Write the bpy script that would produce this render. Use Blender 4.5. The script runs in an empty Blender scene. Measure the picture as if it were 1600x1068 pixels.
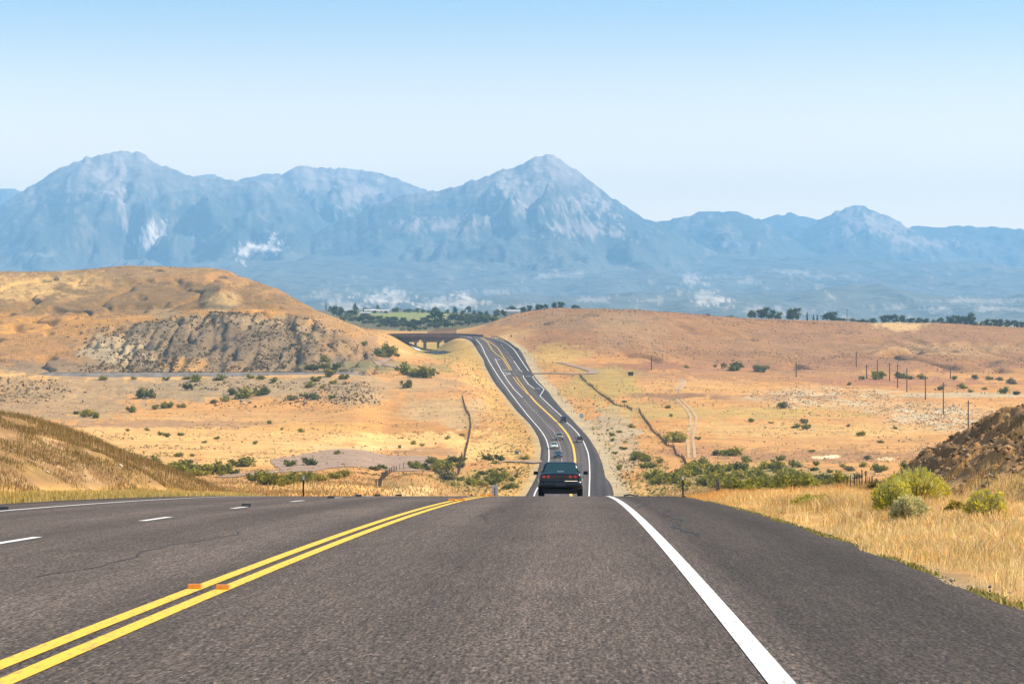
import bpy, bmesh, math, random
import numpy as np
from mathutils import Vector, Matrix
R = math.radians
SC = bpy.context.scene
COL = SC.collection

# ------------------------------------------------------------------ camera, sky, sun, exposure
F, CX, CY = 5000.0, 800.0, 560.0            # focal length in photo pixels, vanishing column, horizon row
cam_d = bpy.data.cameras.new('camera')
cam_d.sensor_width = 36.0
cam_d.lens = F / 1600 * 36
cam_d.shift_y = (CY - 534) / 1600
cam_d.clip_start, cam_d.clip_end = 0.5, 90000
cam = bpy.data.objects.new('camera', cam_d); COL.objects.link(cam)
cam.rotation_euler = (R(90), 0, 0)
SC.camera = cam

SUN_EL, SUN_AZ = 45.0, 73.0                   # azimuth measured from +Y (view direction) towards +X
w = bpy.data.worlds.new('World'); SC.world = w; w.use_nodes = True
nt = w.node_tree
sky = nt.nodes.new('ShaderNodeTexSky'); sky.sky_type = 'NISHITA'; sky.sun_disc = False
sky.sun_elevation, sky.sun_rotation = R(SUN_EL), R(SUN_AZ)
sky.altitude, sky.air_density, sky.dust_density, sky.ozone_density = 1600, 1.1, 0.5, 3.0
bg = nt.nodes['Background']; bg.inputs['Strength'].default_value = 0.085
# pale, dusty air low over the horizon
_tc = nt.nodes.new('ShaderNodeTexCoord'); _sp = nt.nodes.new('ShaderNodeSeparateXYZ'); nt.links.new(_tc.outputs['Generated'], _sp.inputs[0])
_mr = nt.nodes.new('ShaderNodeMapRange'); _mr.interpolation_type = 'SMOOTHSTEP'; _mr.inputs[1].default_value = 0.02; _mr.inputs[2].default_value = 0.122; _mr.inputs[3].default_value = .95; _mr.inputs[4].default_value = 0.0; nt.links.new(_sp.outputs[2], _mr.inputs[0])
_mx = nt.nodes.new('ShaderNodeMix'); _mx.data_type = 'RGBA'; _mx.inputs[7].default_value = (29.0, 20.6, 11.0, 1)
nt.links.new(_mr.outputs[0], _mx.inputs['Factor']); nt.links.new(sky.outputs[0], _mx.inputs[6]); nt.links.new(_mx.outputs[2], bg.inputs[0])
sl = bpy.data.lights.new('sun', 'SUN'); sl.energy = 5.0; sl.angle = R(0.5); sl.color = (1, 0.87, 0.68)
so = bpy.data.objects.new('sun', sl); COL.objects.link(so)
_sd = Vector((math.sin(R(SUN_AZ)) * math.cos(R(SUN_EL)), math.cos(R(SUN_AZ)) * math.cos(R(SUN_EL)), math.sin(R(SUN_EL))))
so.rotation_euler = _sd.to_track_quat('Z', 'Y').to_euler()
SC.view_settings.view_transform = 'Standard'; SC.view_settings.look = 'None'
SC.view_settings.exposure = 0.72; SC.view_settings.gamma = 1; SC.view_settings.use_curve_mapping = False
SC.cycles.use_denoising = True
SC.cycles.max_bounces = 6; SC.cycles.volume_bounces = 2; SC.cycles.transparent_max_bounces = 8

rng = np.random.default_rng(7)
random.seed(7)

# ------------------------------------------------------------------ helpers
def tag(o, label=None, cat=None, group=None, kind=None):
    if label: o['label'] = label
    if cat: o['category'] = cat
    if group: o['group'] = group
    if kind: o['kind'] = kind
    return o

def mesh_np(name, verts, faces, mat=None, parent=None, col=None, smooth=False, uv=None):
    """faces: (n,k) int array of one polygon size, or a list of such arrays"""
    me = mesh_data(name, verts, faces, mat, col, smooth, uv)
    return link(name, me, parent)

def link(name, me, parent=None):
    o = bpy.data.objects.new(name, me); COL.objects.link(o)
    if parent is not None: o.parent = parent
    return o

def mesh_data(name, verts, faces, mat=None, col=None, smooth=False, uv=None):
    verts = np.asarray(verts, dtype=np.float32).reshape(-1, 3)
    if not isinstance(faces, list): faces = [faces]
    faces = [np.asarray(f, dtype=np.int32) for f in faces if len(f)]
    me = bpy.data.meshes.new(name)
    me.vertices.add(len(verts)); me.vertices.foreach_set('co', verts.ravel())
    loops = np.concatenate([f.ravel() for f in faces])
    tot = np.concatenate([np.full(len(f), f.shape[1], np.int32) for f in faces])
    start = np.concatenate([[0], np.cumsum(tot)[:-1]]).astype(np.int32)
    me.loops.add(len(loops)); me.loops.foreach_set('vertex_index', loops)
    me.polygons.add(len(tot)); me.polygons.foreach_set('loop_start', start); me.polygons.foreach_set('loop_total', tot)
    if smooth: me.polygons.foreach_set('use_smooth', np.ones(len(tot), bool))
    if uv is not None:
        l = me.uv_layers.new(name='UVMap')
        l.data.foreach_set('uv', np.asarray(uv, np.float32)[loops].ravel())
    if col is not None:
        a = me.color_attributes.new('Col', 'FLOAT_COLOR', 'POINT')
        c = np.ones((len(verts), 4), np.float32); c[:, :3] = col
        a.data.foreach_set('color', c.ravel())
    me.update(calc_edges=True); me.validate()
    if mat: me.materials.append(mat)
    return me

def grid_faces(nr, nc):
    i = np.arange(nr - 1)[:, None] * nc + np.arange(nc - 1)[None, :]
    i = i.ravel()
    return np.stack([i, i + 1, i + nc + 1, i + nc], 1)

class MB:
    """collects boxes, bars and tubes into one mesh"""
    def __init__(s): s.v = []; s.f = []
    def box(s, c, size, rz=0.0, taper=1.0, tilt=0.0):
        n = len(s.v); x, y, z = [k / 2 for k in size]
        ca, sa = math.cos(rz), math.sin(rz)
        for dz in (-z, z):
            t = taper if dz > 0 else 1.0
            for dx, dy in ((-x, -y), (x, -y), (x, y), (-x, y)):
                dx *= t; dy *= t
                s.v.append((c[0] + dx * ca - dy * sa, c[1] + dx * sa + dy * ca, c[2] + dz + tilt * dx))
        s.f += [[n + k for k in q] for q in ((3, 2, 1, 0), (4, 5, 6, 7), (0, 1, 5, 4), (1, 2, 6, 5), (2, 3, 7, 6), (3, 0, 4, 7))]
        return s
    def tube(s, pts, r, sides=6, r2=None):
        pts = [Vector(p) for p in pts]; n0 = len(s.v); m = len(pts)
        for k, p in enumerate(pts):
            t = (pts[min(k + 1, m - 1)] - pts[max(k - 1, 0)]).normalized()
            a = t.cross(Vector((0, 0, 1)))
            if a.length < 1e-3: a = t.cross(Vector((1, 0, 0)))
            a.normalize(); b = t.cross(a)
            rr = r if r2 is None else r + (r2 - r) * k / max(1, m - 1)
            for j in range(sides):
                an = 2 * math.pi * j / sides
                s.v.append(tuple(p + a * math.cos(an) * rr + b * math.sin(an) * rr))
        for k in range(m - 1):
            for j in range(sides):
                q = (j + 1) % sides
                s.f.append([n0 + k * sides + j, n0 + k * sides + q, n0 + (k + 1) * sides + q, n0 + (k + 1) * sides + j])
        s.f.append([n0 + j for j in range(sides)][::-1]); s.f.append([n0 + (m - 1) * sides + j for j in range(sides)])
        return s
    def quad(s, a, b, c, d):
        n = len(s.v); s.v += [tuple(a), tuple(b), tuple(c), tuple(d)]; s.f.append([n, n + 1, n + 2, n + 3]); return s
    def data(s, name, mat, smooth=False):
        me = bpy.data.meshes.new(name); me.from_pydata(s.v, [], s.f); me.update()
        bm = bmesh.new(); bm.from_mesh(me); bmesh.ops.recalc_face_normals(bm, faces=bm.faces); bm.to_mesh(me); bm.free()
        if smooth: me.polygons.foreach_set('use_smooth', np.ones(len(me.polygons), bool))
        me.materials.append(mat); return me
    def build(s, name, mat, parent=None, smooth=False):
        return link(name, s.data(name, mat, smooth), parent)

def empty(name, loc=(0, 0, 0), rz=0.0):
    o = bpy.data.objects.new(name, None); COL.objects.link(o); o.location = loc; o.rotation_euler = (0, 0, rz); return o

def copy_tree(o, parent=None, kids=None):
    kids = kids or [c for c in COL.objects if c.parent == o]
    c = o.copy(); COL.objects.link(c)
    if parent is not None: c.parent = parent
    for ch in kids:
        d = ch.copy(); COL.objects.link(d); d.parent = c
        for g in [k for k in COL.objects if k.parent == ch]:
            e = g.copy(); COL.objects.link(e); e.parent = d
    return c

def sstep(a, b, x):
    t = np.clip((x - a) / (b - a), 0, 1); return t * t * (3 - 2 * t)

def hash2(ix, iy, seed):
    n = (ix.astype(np.int64) * 374761393 + iy.astype(np.int64) * 668265263 + seed * 974711) & 0xffffffff
    n = ((n ^ (n >> 13)) * 1274126177) & 0xffffffff
    n = (n ^ (n >> 16)) & 0xffffffff
    return n / 4294967295.0

def vnoise(x, y, seed=0):
    ix, iy = np.floor(x), np.floor(y); fx, fy = x - ix, y - iy
    ux, uy = fx * fx * (3 - 2 * fx), fy * fy * (3 - 2 * fy)
    a, b = hash2(ix, iy, seed), hash2(ix + 1, iy, seed); c, d = hash2(ix, iy + 1, seed), hash2(ix + 1, iy + 1, seed)
    return (a + (b - a) * ux) * (1 - uy) + (c + (d - c) * ux) * uy

def fbm(x, y, seed=0, octv=4, gain=0.5):
    s, a, t = 0, 1.0, 0
    for k in range(octv):
        s = s + a * (vnoise(x * 2 ** k + 17.3 * k, y * 2 ** k - 9.1 * k, seed + k) - 0.5); t += a; a *= gain
    return s / t * 2           # about -1..1

def gauss(arr, sig, axis=-1):
    n = int(sig * 3) + 1; k = np.exp(-0.5 * (np.arange(-n, n + 1) / sig) ** 2); k /= k.sum()
    pad = [(0, 0)] * arr.ndim; pad[axis] = (n, n)
    p = np.pad(arr, pad, mode='edge')
    return np.apply_along_axis(lambda v: np.convolve(v, k, mode='valid'), axis, p)

# ------------------------------------------------------------------ materials
def mat(name, color=(.5, .5, .5), rough=.7, metal=0.0, **kw):
    m = bpy.data.materials.new(name); m.use_nodes = True
    b = m.node_tree.nodes['Principled BSDF']
    b.inputs['Base Color'].default_value = (*color, 1); b.inputs['Roughness'].default_value = rough
    b.inputs['Metallic'].default_value = metal
    for k, v in kw.items(): b.inputs[k.replace('_', ' ')].default_value = v
    return m

def noisy(m, scale, amount, detail=4, bump=0.0, bscale=None, attr=None, coord='Object', stretch=None, dist=0.02):
    """multiply the base colour by procedural noise, optionally driven by the mesh's own albedo attribute"""
    N, L = m.node_tree.nodes, m.node_tree.links; b = N['Principled BSDF']
    tc = N.new('ShaderNodeTexCoord'); src = tc.outputs[coord]
    if stretch:
        mp = N.new('ShaderNodeMapping'); mp.inputs['Scale'].default_value = stretch; L.new(src, mp.inputs[0]); src = mp.outputs[0]
    if attr:
        at = N.new('ShaderNodeAttribute'); at.attribute_name = attr; base = at.outputs['Color']
    else:
        rgb = N.new('ShaderNodeRGB'); rgb.outputs[0].default_value = b.inputs['Base Color'].default_value; base = rgb.outputs[0]
    scales = scale if isinstance(scale, (list, tuple)) else [scale]
    for s in scales:
        n = N.new('ShaderNodeTexNoise'); n.inputs['Scale'].default_value = s; n.inputs['Detail'].default_value = detail; L.new(src, n.inputs['Vector'])
        r = N.new('ShaderNodeMapRange'); r.inputs[1].default_value = .25; r.inputs[2].default_value = .75
        r.inputs[3].default_value = 1 - amount; r.inputs[4].default_value = 1 + amount; L.new(n.outputs[0], r.inputs[0])
        mx = N.new('ShaderNodeMix'); mx.data_type = 'RGBA'; mx.blend_type = 'MULTIPLY'; mx.inputs['Factor'].default_value = 1
        L.new(base, mx.inputs[6]); L.new(r.outputs[0], mx.inputs[7]); base = mx.outputs[2]
    L.new(base, b.inputs['Base Color'])
    if bump:
        n = N.new('ShaderNodeTexNoise'); n.inputs['Scale'].default_value = bscale or scales[-1]; n.inputs['Detail'].default_value = 5; L.new(src, n.inputs['Vector'])
        bp = N.new('ShaderNodeBump'); bp.inputs['Strength'].default_value = bump; bp.inputs['Distance'].default_value = dist
        L.new(n.outputs[0], bp.inputs['Height']); L.new(bp.outputs[0], b.inputs['Normal'])
    return m

M = {}
M['ground'] = noisy(mat('dry_ground', rough=.95), [0.11, 0.9], .22, attr='Col', bump=.8, bscale=.5, dist=.6, detail=5)
M['near_ground'] = M['ground']
M['mountain'] = noisy(mat('mountain_rock', rough=.95), [0.004, 0.02], .25, attr='Col', bump=1.0, bscale=.008, dist=40, detail=6)
def foliage(name, trans):
    m = noisy(mat(name, rough=.75, Specular_IOR_Level=.2), 2.0, .15, attr='Col'); N, L = m.node_tree.nodes, m.node_tree.links
    tr = N.new('ShaderNodeBsdfTranslucent'); ms = N.new('ShaderNodeMixShader'); ms.inputs[0].default_value = trans
    L.new(N['Principled BSDF'].inputs['Base Color'].links[0].from_socket, tr.inputs['Color'])
    L.new(N['Principled BSDF'].outputs[0], ms.inputs[1]); L.new(tr.outputs[0], ms.inputs[2]); L.new(ms.outputs[0], N['Material Output'].inputs['Surface']); return m
M['leaf'] = foliage('leaf', .3); M['blade'] = foliage('grass_blade', .45)
M['clod'] = noisy(mat('earth_clod', rough=.95), 6.0, .25, attr='Col')
M['bark'] = noisy(mat('bark', (.10, .075, .055), .9), 6, .3)
M['wood'] = noisy(mat('weathered_wood', (.085, .06, .045), .9), [3, 30], .3)
M['concrete'] = noisy(mat('concrete', (.36, .33, .30), .85), [.3, 3], .15)
M['parapet'] = noisy(mat('weathered_parapet', (.19, .15, .12), .85), [.3, 3], .2)
M['girder'] = noisy(mat('rusted_steel', (.11, .082, .066), .7), [.3, 3], .25)
M['galv'] = noisy(mat('galvanised_steel', (.42, .43, .44), .45, .6), 4, .15)
M['signback'] = noisy(mat('sign_back', (.60, .60, .60), .5, .3), 4, .08)
M['dark_steel'] = noisy(mat('dark_steel', (.035, .03, .028), .6, .3), 5, .2)
M['gravel'] = noisy(mat('gravel', (.31, .20, .13), .95), [.12, 1.5], .25, bump=.5, bscale=3)
M['ballast'] = noisy(mat('ballast', (.20, .175, .16), .95), [.4, 3], .3, bump=.6, bscale=3)
M['track_dirt'] = noisy(mat('track_dirt', (.47, .315, .17), .95), [.15, 2], .2)
M['weeds'] = noisy(mat('tumbleweed', (.13, .085, .045), .95), [1, 5], .4)

def asphalt():
    m = mat('asphalt', (.06, .055, .056), .92, Specular_IOR_Level=.22); N, L = m.node_tree.nodes, m.node_tree.links; b = N['Principled BSDF']
    uvn = N.new('ShaderNodeUVMap'); uvn.uv_map = 'UVMap'
    sep = N.new('ShaderNodeSeparateXYZ'); L.new(uvn.outputs[0], sep.inputs[0])
    def noise(scale, detail, vec, stretch=None, rough=.5):
        n = N.new('ShaderNodeTexNoise'); n.inputs['Scale'].default_value = scale; n.inputs['Detail'].default_value = detail; n.inputs['Roughness'].default_value = rough
        if stretch:
            mp = N.new('ShaderNodeMapping'); mp.inputs['Scale'].default_value = stretch; L.new(vec, mp.inputs[0]); vec = mp.outputs[0]
        L.new(vec, n.inputs['Vector']); return n.outputs[0]
    def rangemap(x, a, bb, c, d):
        r = N.new('ShaderNodeMapRange'); L.new(x, r.inputs[0])
        for k, v in zip((1, 2, 3, 4), (a, bb, c, d)): r.inputs[k].default_value = v
        return r.outputs[0]
    def mul(a, c):
        x = N.new('ShaderNodeMath'); x.operation = 'MULTIPLY'; L.new(a, x.inputs[0]); L.new(c, x.inputs[1]); return x.outputs[0]
    grain = rangemap(noise(42, 2.5, uvn.outputs[0], (1, .6, 1), .7), .3, .72, .4, 1.7)     # aggregate chips
    chips = rangemap(noise(30, 0, uvn.outputs[0], (1, .5, 1)), .70, .80, 1.0, 2.6)          # bright stones
    blot = rangemap(noise(.5, 3, uvn.outputs[0], (1, .25, 1)), .3, .7, .86, 1.14)
    lanes = rangemap(noise(1.1, 2, uvn.outputs[0], (1, .012, 1)), .3, .7, .76, 1.24)       # wheel-track streaks
    sh = rangemap(sep.outputs[0], 3.85, 4.1, 1.06, .56)                                      # newer, darker shoulder seal
    sh2 = rangemap(sep.outputs[0], -8.0, -7.6, .8, 1.0)
    g2 = rangemap(noise(1.0, 1, uvn.outputs[0], (55, 6, 1), .6), .3, .7, .38, 1.75)
    g4 = rangemap(noise(1.0, 1, uvn.outputs[0], (26, 1.3, 1), .6), .3, .7, .75, 1.25)
    g3 = rangemap(noise(1.0, 1, uvn.outputs[0], (13, .34, 1), .6), .3, .7, .86, 1.14)
    g2 = mul(g2, g4)
    v = mul(mul(mul(mul(grain, chips), mul(blot, lanes)), sh), sh2)
    cs = N.new('ShaderNodeMath'); cs.operation = 'MULTIPLY_ADD'; cs.inputs[1].default_value = 2 * math.pi / 1.8; cs.inputs[2].default_value = -2.5 * 2 * math.pi / 1.8; L.new(sep.outputs[0], cs.inputs[0])
    co = N.new('ShaderNodeMath'); co.operation = 'COSINE'; L.new(cs.outputs[0], co.inputs[0])
    v = mul(v, mul(mul(g2, g3), rangemap(co.outputs[0], -1, 1, .86, 1.15)))
    rgb = N.new('ShaderNodeRGB'); rgb.outputs[0].default_value = (.080, .062, .053, 1)
    mx = N.new('ShaderNodeMix'); mx.data_type = 'RGBA'; mx.blend_type = 'MULTIPLY'; mx.inputs['Factor'].default_value = 1
    L.new(rgb.outputs[0], mx.inputs[6]); L.new(v, mx.inputs[7]); L.new(mx.outputs[2], b.inputs['Base Color'])
    bp = N.new('ShaderNodeBump'); bp.inputs['Strength'].default_value = .6; bp.inputs['Distance'].default_value = .006
    L.new(grain, bp.inputs['Height']); L.new(bp.outputs[0], b.inputs['Normal'])
    return m
M['asphalt'] = asphalt()

def paint(name, color, worn=.6):
    m = mat(name, color, .6); N, L = m.node_tree.nodes, m.node_tree.links; b = N['Principled BSDF']
    tc = N.new('ShaderNodeTexCoord')
    n = N.new('ShaderNodeTexNoise'); n.inputs['Scale'].default_value = 1; n.inputs['Detail'].default_value = 3; mp_ = N.new('ShaderNodeMapping'); mp_.inputs['Scale'].default_value = (45, 5, 1); L.new(tc.outputs['Object'], mp_.inputs[0]); L.new(mp_.outputs[0], n.inputs['Vector'])
    r = N.new('ShaderNodeMapRange'); r.inputs[1].default_value = .52; r.inputs[2].default_value = .72; r.inputs[3].default_value = 0; r.inputs[4].default_value = worn; L.new(n.outputs[0], r.inputs[0])
    mx = N.new('ShaderNodeMix'); mx.data_type = 'RGBA'; mx.inputs[6].default_value = (*color, 1); mx.inputs[7].default_value = (.12, .11, .1, 1)
    L.new(r.outputs[0], mx.inputs['Factor']); L.new(mx.outputs[2], b.inputs['Base Color'])
    return m
M['white_paint'] = paint('white_road_paint', (.80, .79, .76))
M['yellow_paint'] = paint('yellow_road_paint', (.84, .52, .02))

# ------------------------------------------------------------------ the road in plan and profile
_y_d = np.array([0, 120, 200, 300, 400, 520, 640, 655, 830, 860, 930, 985, 1060, 1130, 1230, 1300, 1390, 1460, 1520, 1580, 1620, 1650, 1685, 1712, 1735, 1755, 1775, 1800, 1830])
_y_x = np.array([-2.76, -.30, 1.3, 3.45, 5.9, 9.0, 11.75, 11.9, 16.3, 17.0, 17.9, 17.2, 15.4, 11.3, 6.4, 3.1, -.8, -3.8, -8.5, -12, -15.6, -21.5, -30, -41, -52, -63, -74, -90, -110.])
_DD = np.arange(0, 1831, 1.0)
_YX = np.interp(_DD, _y_d, _y_x); _YXs = gauss(_YX, 9)
_ww = sstep(60, 140, _DD); _YXs = _YX * (1 - _ww) + _YXs * _ww
def z_of(row, d): return (CY - row) / F * d
def near_z(d): return -(1.164 + .021 * d + 1.03e-4 * d * d)
_zd = np.concatenate([np.arange(0, 131, 5), [200, 300, 460, 560, 610, 640, 655, 740, 830, 860, 930, 985, 1060, 1130, 1230, 1300, 1390, 1460, 1520, 1580, 1620, 1650, 1685, 1712, 1735, 1755, 1775, 1830]])
_zz = np.concatenate([near_z(np.arange(0, 131, 5)), [-9.55, -14.4, -21.6, -25.4, -27.1, z_of(778, 640), z_of(772.5, 655), -27.75, z_of(725, 830), z_of(717, 860), z_of(697, 930), z_of(679.5, 985), z_of(661, 1060), z_of(640, 1130), z_of(617, 1230), z_of(600, 1300), z_of(577.5, 1390), z_of(560, 1460), z_of(547, 1520), z_of(535.5, 1580), z_of(528, 1620), z_of(525.5, 1650), z_of(524, 1685), z_of(523, 1712), z_of(523, 1735), z_of(524, 1755), z_of(525, 1775), z_of(529, 1830)]])
_ZZ = np.interp(_DD, _zd, _zz); _ZZs = gauss(_ZZ, 9); _ww = sstep(80, 150, _DD)
_ZZs = np.where(_DD < 150, near_z(_DD) * (1 - _ww) + _ZZs * _ww, _ZZs)
def yx(d): return np.interp(d, _DD, _YXs)
def rz_(d): return np.interp(d, _DD, _ZZs)
_rows = CY - F * _ZZs / np.maximum(_DD, 1)
_fm = _DD >= 640
_fd, _fr = _DD[_fm], np.minimum.accumulate(_rows[_fm] - 1e-6 * np.arange(_fm.sum()))
def far_d(row): return np.interp(-np.asarray(row, float), -_fr, _fd)      # far road: distance of a photo row
# pavement edges as offsets from the centre line
_er = [(952, 778), (951, 765), (949, 756), (945, 748), (939, 741), (936, 725), (931, 710), (921, 691), (911, 676), (896, 660), (887, 650), (876, 639), (863.5, 624), (854, 611), (843, 599), (833, 588), (827, 578), (818, 562), (810.6, 546), (797, 536), (783, 530)]
_el = [(826, 777), (832, 765), (839, 752), (845, 740), (849, 720), (851, 700), (847.5, 683), (835, 662), (823.5, 650), (812, 639), (793, 615), (775, 593), (761, 568), (750, 546.5), (743.7, 536)]
def _edge(lst, near, far):
    ds = [0, 560]; ls = [near, near]
    for px, row in lst:
        d = float(far_d(row)); ds.append(d); ls.append((px - CX) / F * d - float(yx(d)))
    ds += [1640, 1830]; ls += [far, far]
    return gauss(np.interp(_DD, ds, ls), 4)
_ER, _EL = _edge(_er, 5.7, 6.2), _edge(_el, -9.2, -5.6)
def edge_r(d): return np.interp(d, _DD, _ER)
def edge_l(d): return np.interp(d, _DD, _EL)

# ------------------------------------------------------------------ terrain: height as a function of bearing (photo column) and distance
_mid_l = [(100, 785), (130, 785), (250, 776), (400, 768), (560, 755), (700, 738), (800, 719), (900, 694), (1000, 667)]
_mid_r = [(100, 778), (130, 777), (250, 768), (350, 759), (450, 765), (560, 767), (640, 763), (700, 753), (780, 739), (860, 718), (930, 698), (985, 681), (1060, 662), (1130, 641)]
_mid_r2 = [(100, 778), (130, 775), (250, 763), (350, 756), (450, 763), (560, 764), (640, 759), (700, 750), (780, 736), (860, 716), (930, 697), (985, 680), (1060, 661), (1130, 641)]
_roadrow = [(100, 784), (130, 786), (300, 795), (460, 793), (560, 787), (640, 779), (700, 760), (780, 738), (860, 718), (930, 698), (985, 681), (1060, 662), (1130, 641), (1230, 618), (1300, 601), (1390, 578.5)]
def far_plain(top, dt): return [(dt + 250, top + 2.5), (3000, top + 3), (4500, 505), (7000, 502)]
TAB = {
 -400: _mid_l + [(1080, 645), (1130, 628), (1170, 610), (1200, 594), (1216, 588), (1236, 586), (1270, 576), (1330, 553), (1420, 520), (1500, 492), (1580, 468), (1680, 440), (1780, 424), (1900, 424), (2400, 440), (4500, 505), (7000, 502)],
 0: _mid_l + [(1080, 645), (1130, 626), (1170, 606), (1195, 588), (1210, 582), (1236, 580), (1270, 572), (1330, 552), (1420, 520), (1500, 492), (1580, 466), (1680, 440), (1780, 425), (1900, 424), (2400, 440), (4500, 505), (7000, 502)],
 60: _mid_l + [(1080, 645), (1130, 624), (1170, 604), (1198, 589), (1214, 586), (1236, 584), (1270, 574), (1330, 552), (1420, 519), (1500, 493), (1580, 467), (1680, 440), (1780, 425), (1900, 425), (2400, 440), (4500, 505), (7000, 502)],
 110: _mid_l + [(1080, 645), (1130, 626), (1170, 609), (1200, 593), (1216, 588), (1236, 586), (1270, 577), (1320, 553), (1380, 522), (1430, 503), (1500, 489), (1580, 466), (1680, 440), (1770, 423), (1880, 424), (2400, 440), (4500, 505), (7000, 502)],
 200: _mid_l + [(1080, 645), (1130, 629), (1170, 612), (1200, 594), (1216, 588), (1236, 586), (1270, 578), (1310, 556), (1350, 530), (1390, 507), (1420, 499), (1490, 493), (1540, 474), (1600, 450), (1680, 428), (1750, 414.5), (1850, 417), (2300, 440), (4500, 505), (7000, 502)],
 350: _mid_l + [(1080, 645), (1130, 629), (1170, 612), (1200, 594), (1216, 587), (1236, 585), (1270, 576), (1310, 548), (1350, 518), (1390, 491), (1430, 486), (1480, 479), (1560, 455), (1640, 433), (1720, 419.5), (1800, 421), (2300, 442), (4500, 505), (7000, 502)],
 382: _mid_l + [(1080, 645), (1130, 629), (1170, 612), (1200, 594), (1216, 587), (1236, 585), (1270, 576), (1310, 547), (1355, 512), (1395, 491), (1430, 486), (1480, 480), (1560, 459), (1640, 444), (1720, 438), (1800, 440), (2300, 455), (4500, 505), (7000, 502)],
 430: _mid_l + [(1080, 645), (1130, 629), (1170, 612), (1200, 594), (1216, 587), (1236, 585), (1270, 576), (1320, 545), (1360, 510), (1400, 491), (1440, 487), (1500, 477), (1580, 460), (1660, 450), (1760, 452), (2300, 470), (4500, 500), (7000, 500)],
 500: _mid_l + [(1080, 645), (1130, 628), (1170, 610), (1200, 592), (1216, 585), (1236, 583), (1270, 574), (1310, 546), (1350, 521), (1400, 500), (1460, 493), (1540, 485.5), (1620, 487), (2000, 500), (2600, 492), (3500, 484), (4500, 484), (7000, 500)],
 560: _mid_l + [(1100, 632), (1170, 606), (1210, 588), (1236, 582), (1290, 573), (1330, 563), (1370, 545), (1420, 527), (1480, 513), (1560, 507), (1650, 510), (1900, 514), (2100, 511), (2300, 504), (2600, 496), (3000, 490), (3500, 486), (4500, 485), (7000, 500)],
 600: _mid_l[:4] + [(500, 770), (580, 756), (640, 757), (700, 746), (800, 731), (850, 721), (930, 699), (985, 683), (1060, 660), (1120, 641), (1180, 607), (1240, 587), (1300, 574), (1350, 563), (1420, 550), (1500, 536), (1600, 522), (1700, 517), (1820, 518), (2000, 516), (2150, 511), (2300, 504), (2600, 496), (3000, 490), (3500, 486), (4500, 485), (7000, 500)],
 645: _mid_l[:4] + [(500, 764), (560, 744), (590, 738), (630, 744), (700, 748), (780, 739), (850, 721), (930, 699), (985, 683), (1060, 660), (1120, 641), (1180, 607), (1250, 585), (1320, 574), (1400, 564), (1480, 557), (1560, 552), (1640, 550), (1720, 546), (1800, 532), (1860, 524), (2000, 516), (2150, 511), (2300, 504), (2600, 496), (3000, 490), (3500, 486), (4500, 485), (7000, 500)],
 700: _mid_l[:4] + [(500, 768), (560, 757), (590, 753), (640, 757), (700, 755), (780, 742), (850, 722), (930, 699), (985, 683), (1060, 660), (1120, 641), (1180, 608), (1250, 587), (1320, 575), (1400, 565), (1480, 558), (1560, 552), (1640, 549), (1750, 545), (1850, 530), (1960, 519), (2120, 512), (2300, 504), (2600, 496), (3000, 490), (3500, 487), (4500, 487), (7000, 500)],
 760: _mid_l[:3] + [(460, 779), (560, 774), (640, 768), (700, 758), (780, 743), (850, 722), (930, 699), (985, 683), (1060, 661), (1120, 641), (1180, 612), (1250, 592), (1320, 578), (1400, 563), (1480, 550), (1560, 540), (1640, 533), (1720, 524), (1790, 511), (1850, 507), (2000, 507), (2300, 504), (2700, 495), (3300, 490), (4500, 490), (7000, 500)],
 800: _roadrow + [(1460, 561), (1520, 549), (1580, 537), (1640, 526), (1720, 507), (1800, 492), (1850, 491.5), (2100, 494), (3000, 492), (4500, 495), (7000, 500)],
 850: _roadrow[:-1] + [(1390, 574), (1460, 558), (1520, 546), (1580, 534), (1660, 515), (1740, 496), (1800, 486), (1850, 485)] + far_plain(485, 1850),
 930: _mid_r + [(1230, 616), (1300, 598), (1390, 578), (1460, 562), (1520, 548), (1600, 527), (1700, 499), (1780, 484), (1850, 482.5)] + far_plain(482.5, 1850),
 1000: _mid_r + [(1230, 616), (1300, 599), (1390, 581), (1460, 566), (1520, 554), (1600, 534), (1700, 504), (1790, 487), (1850, 485)] + far_plain(485, 1850),
 1080: _mid_r + [(1230, 616), (1300, 600), (1390, 585), (1460, 573), (1520, 562), (1600, 544), (1700, 516), (1800, 495), (1850, 492)] + far_plain(492, 1850),
 1200: [(100, 779), (130, 779), (250, 771), (350, 768), (450, 770), (560, 771), (640, 764), (700, 753), (780, 738), (860, 717), (930, 697), (985, 680), (1060, 661), (1130, 641)] + [(1230, 617), (1300, 602), (1390, 588), (1470, 577), (1550, 566), (1650, 545), (1750, 520), (1850, 501), (1900, 498)] + far_plain(498, 1900),
 1320: _mid_r2 + [(1230, 617), (1300, 603), (1390, 589), (1470, 579), (1550, 568), (1650, 547), (1750, 523), (1850, 505), (1900, 502)] + far_plain(502, 1900),
 1450: _mid_r2 + [(1230, 618), (1300, 604), (1390, 591), (1470, 581), (1550, 566), (1650, 546), (1750, 526), (1850, 509), (1900, 506.5)] + far_plain(506.5, 1900),
 1600: _mid_r2 + [(1230, 618), (1300, 605), (1390, 593), (1470, 584), (1550, 571), (1650, 551), (1750, 530), (1850, 515), (1900, 512)] + far_plain(512, 1900),
 2000: _mid_r2 + [(1230, 618), (1300, 605), (1390, 593), (1470, 584), (1550, 571), (1650, 551), (1750, 530), (1850, 515), (1900, 512)] + far_plain(512, 1900),
}
_TP = np.arange(-800, 2401, 8.0); _TD = np.arange(100, 7001, 5.0)
_cols = sorted(TAB)
_tz = np.array([np.interp(_TD, [p[0] for p in TAB[c]], [z_of(p[1], p[0]) for p in TAB[c]]) for c in _cols])
_tz = gauss(_tz, 2.2, 1)
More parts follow.
